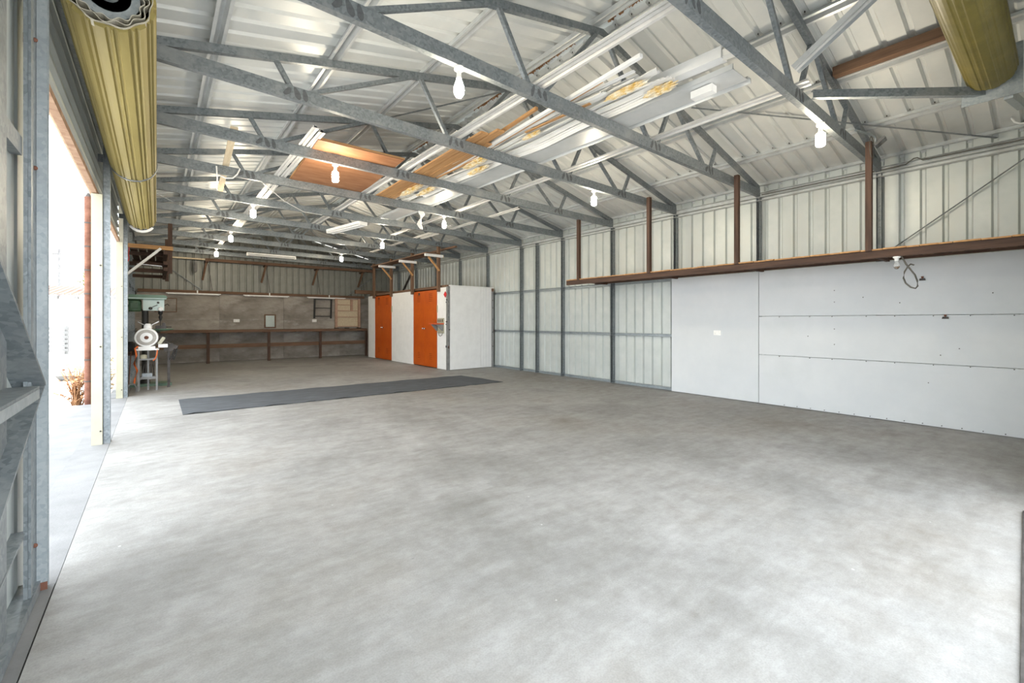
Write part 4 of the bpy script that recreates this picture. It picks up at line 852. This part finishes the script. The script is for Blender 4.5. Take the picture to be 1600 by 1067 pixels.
def rock(c, s, seed, label):
    r_ = random.Random(seed); m = MB(); nu, nv = 10, 6; vs = []
    for j in range(nv+1):
        ph = math.pi*j/nv
        for i in range(nu):
            a = 2*math.pi*i/nu; k = 1+r_.uniform(-.22, .22); vs.append((c[0]+s[0]*k*math.sin(ph)*math.cos(a), c[1]+s[1]*k*math.sin(ph)*math.sin(a), c[2]+s[2]*math.cos(ph)))
    m.add(vs, [(j*nu+i, j*nu+(i+1) % nu, (j+1)*nu+(i+1) % nu, (j+1)*nu+i) for j in range(nv) for i in range(nu)]); return tag(m.build('rock', STONE), label, 'rock')
rock((-1.45, 14.6, -.05), (.38, .35, .20), 2, 'grey rock lying in the yard beside the rusty pole')
def tuft(name, c, n, h, sp, mt, seed, label, w_=.012):
    r_ = random.Random(seed); m = MB()
    for i in range(n):
        a = r_.uniform(0, 6.28); hh = h*r_.uniform(.35, 1.0); ln = sp*r_.uniform(.2, 1.0); px_, py_ = c[0]+r_.uniform(-.1, .1)*sp, c[1]+r_.uniform(-.1, .1)*sp
        q = [(px_+ln*s*s*math.cos(a), py_+ln*s*s*math.sin(a), c[2]+hh*(s-.25*s*s*(ln/(hh+.01)))) for s in (0, .4, .75, 1.0)]
        m.tube(q, [w_*.6, w_*.5, w_*.35, w_*.1], 4)
        for s in (.5, .7, .85):
            b = r_.uniform(0, 6.28); p = V(px_+ln*s*s*math.cos(a), py_+ln*s*s*math.sin(a), c[2]+hh*(s-.25*s*s*(ln/(hh+.01)))); L_ = h*.09
            e = p+V(math.cos(b), math.sin(b), .4)*L_; sd_ = V(-math.sin(b), math.cos(b), 0)*L_*.3
            m.add([p, (p+e)/2+sd_, e, (p+e)/2-sd_, (p+e)/2+V(0,0,L_*.12)], [(0,1,4),(1,2,4),(2,3,4),(3,0,4),(0,3,2,1)])
    return tag(m.build(name, mt), label, 'plant')
tuft('dry_weed', (-.98, 9.7, -.17), 60, .85, .45, LEAF, 1, 'dry brown weeds growing at the foot of the rusty pole')
tuft('dry_grass', (-.72, 10.3, -.17), 70, 1.0, .25, STRAW, 2, 'tall straw-coloured dry grass between the two cream posts')
tuft('palm', (-2.9, 33, 3.0), 26, 1.3, 1.0, GRASS, 3, 'green palm crown showing above the far shed', .05)
t = thing('power_pole', 'slender grey power pole beyond the far shed', 'pole', loc=(-4.6, 38, -.17))
MB().tube([(-4.6, 38, -.17), (-4.6, 38, 5.6)], .07, 8).build('shaft', WEATH, t)
MB().box(-4.9, -4.3, 37.95, 38.05, 5.2, 5.3).build('crossarm', WEATH, t)
# ---------------------------------------------------------------- unseen front wall round the camera, opening sized to set indoor light
wf = thing('wall_front_unseen', 'unseen front wall with its opening sized for the indoor light', kind='structure', loc=(3, -.03, 0))
for k in range(4):
    x0 = LIGHT_DOORX+.76*k
    MB().ext(ribbed(4), (x0, -.012, .01), (x0, -.012, 3.15), (1,0,0), (0,-1,0)).build('wall_sheet', ZWALL, wf)
MB().box(XL, -.36, -.05, -.012, 0, 3.15).build('jamb_panel', ZWALL, wf)
MB().box(-.36, LIGHT_DOORX, -.05, -.012, 2.60, 3.15).build('lintel_panel', ZWALL, wf)
MB().ext([(XL, 3.15), (XR, 3.15), (XR, zt(XR)+.05), (XRI, 4.1), (XL, zt(XL)+.05)], (0, -.045, 0), (0, -.014, 0), (1,0,0), (0,0,1)).build('gable_panel', ZWALL, wf)
tag(MB().bar((.9, .040, .005), (4.26, .176, .005), .012, .01).build('threshold_strip', DARK), 'dark rubber strip along the front edge of the floor', 'strip')
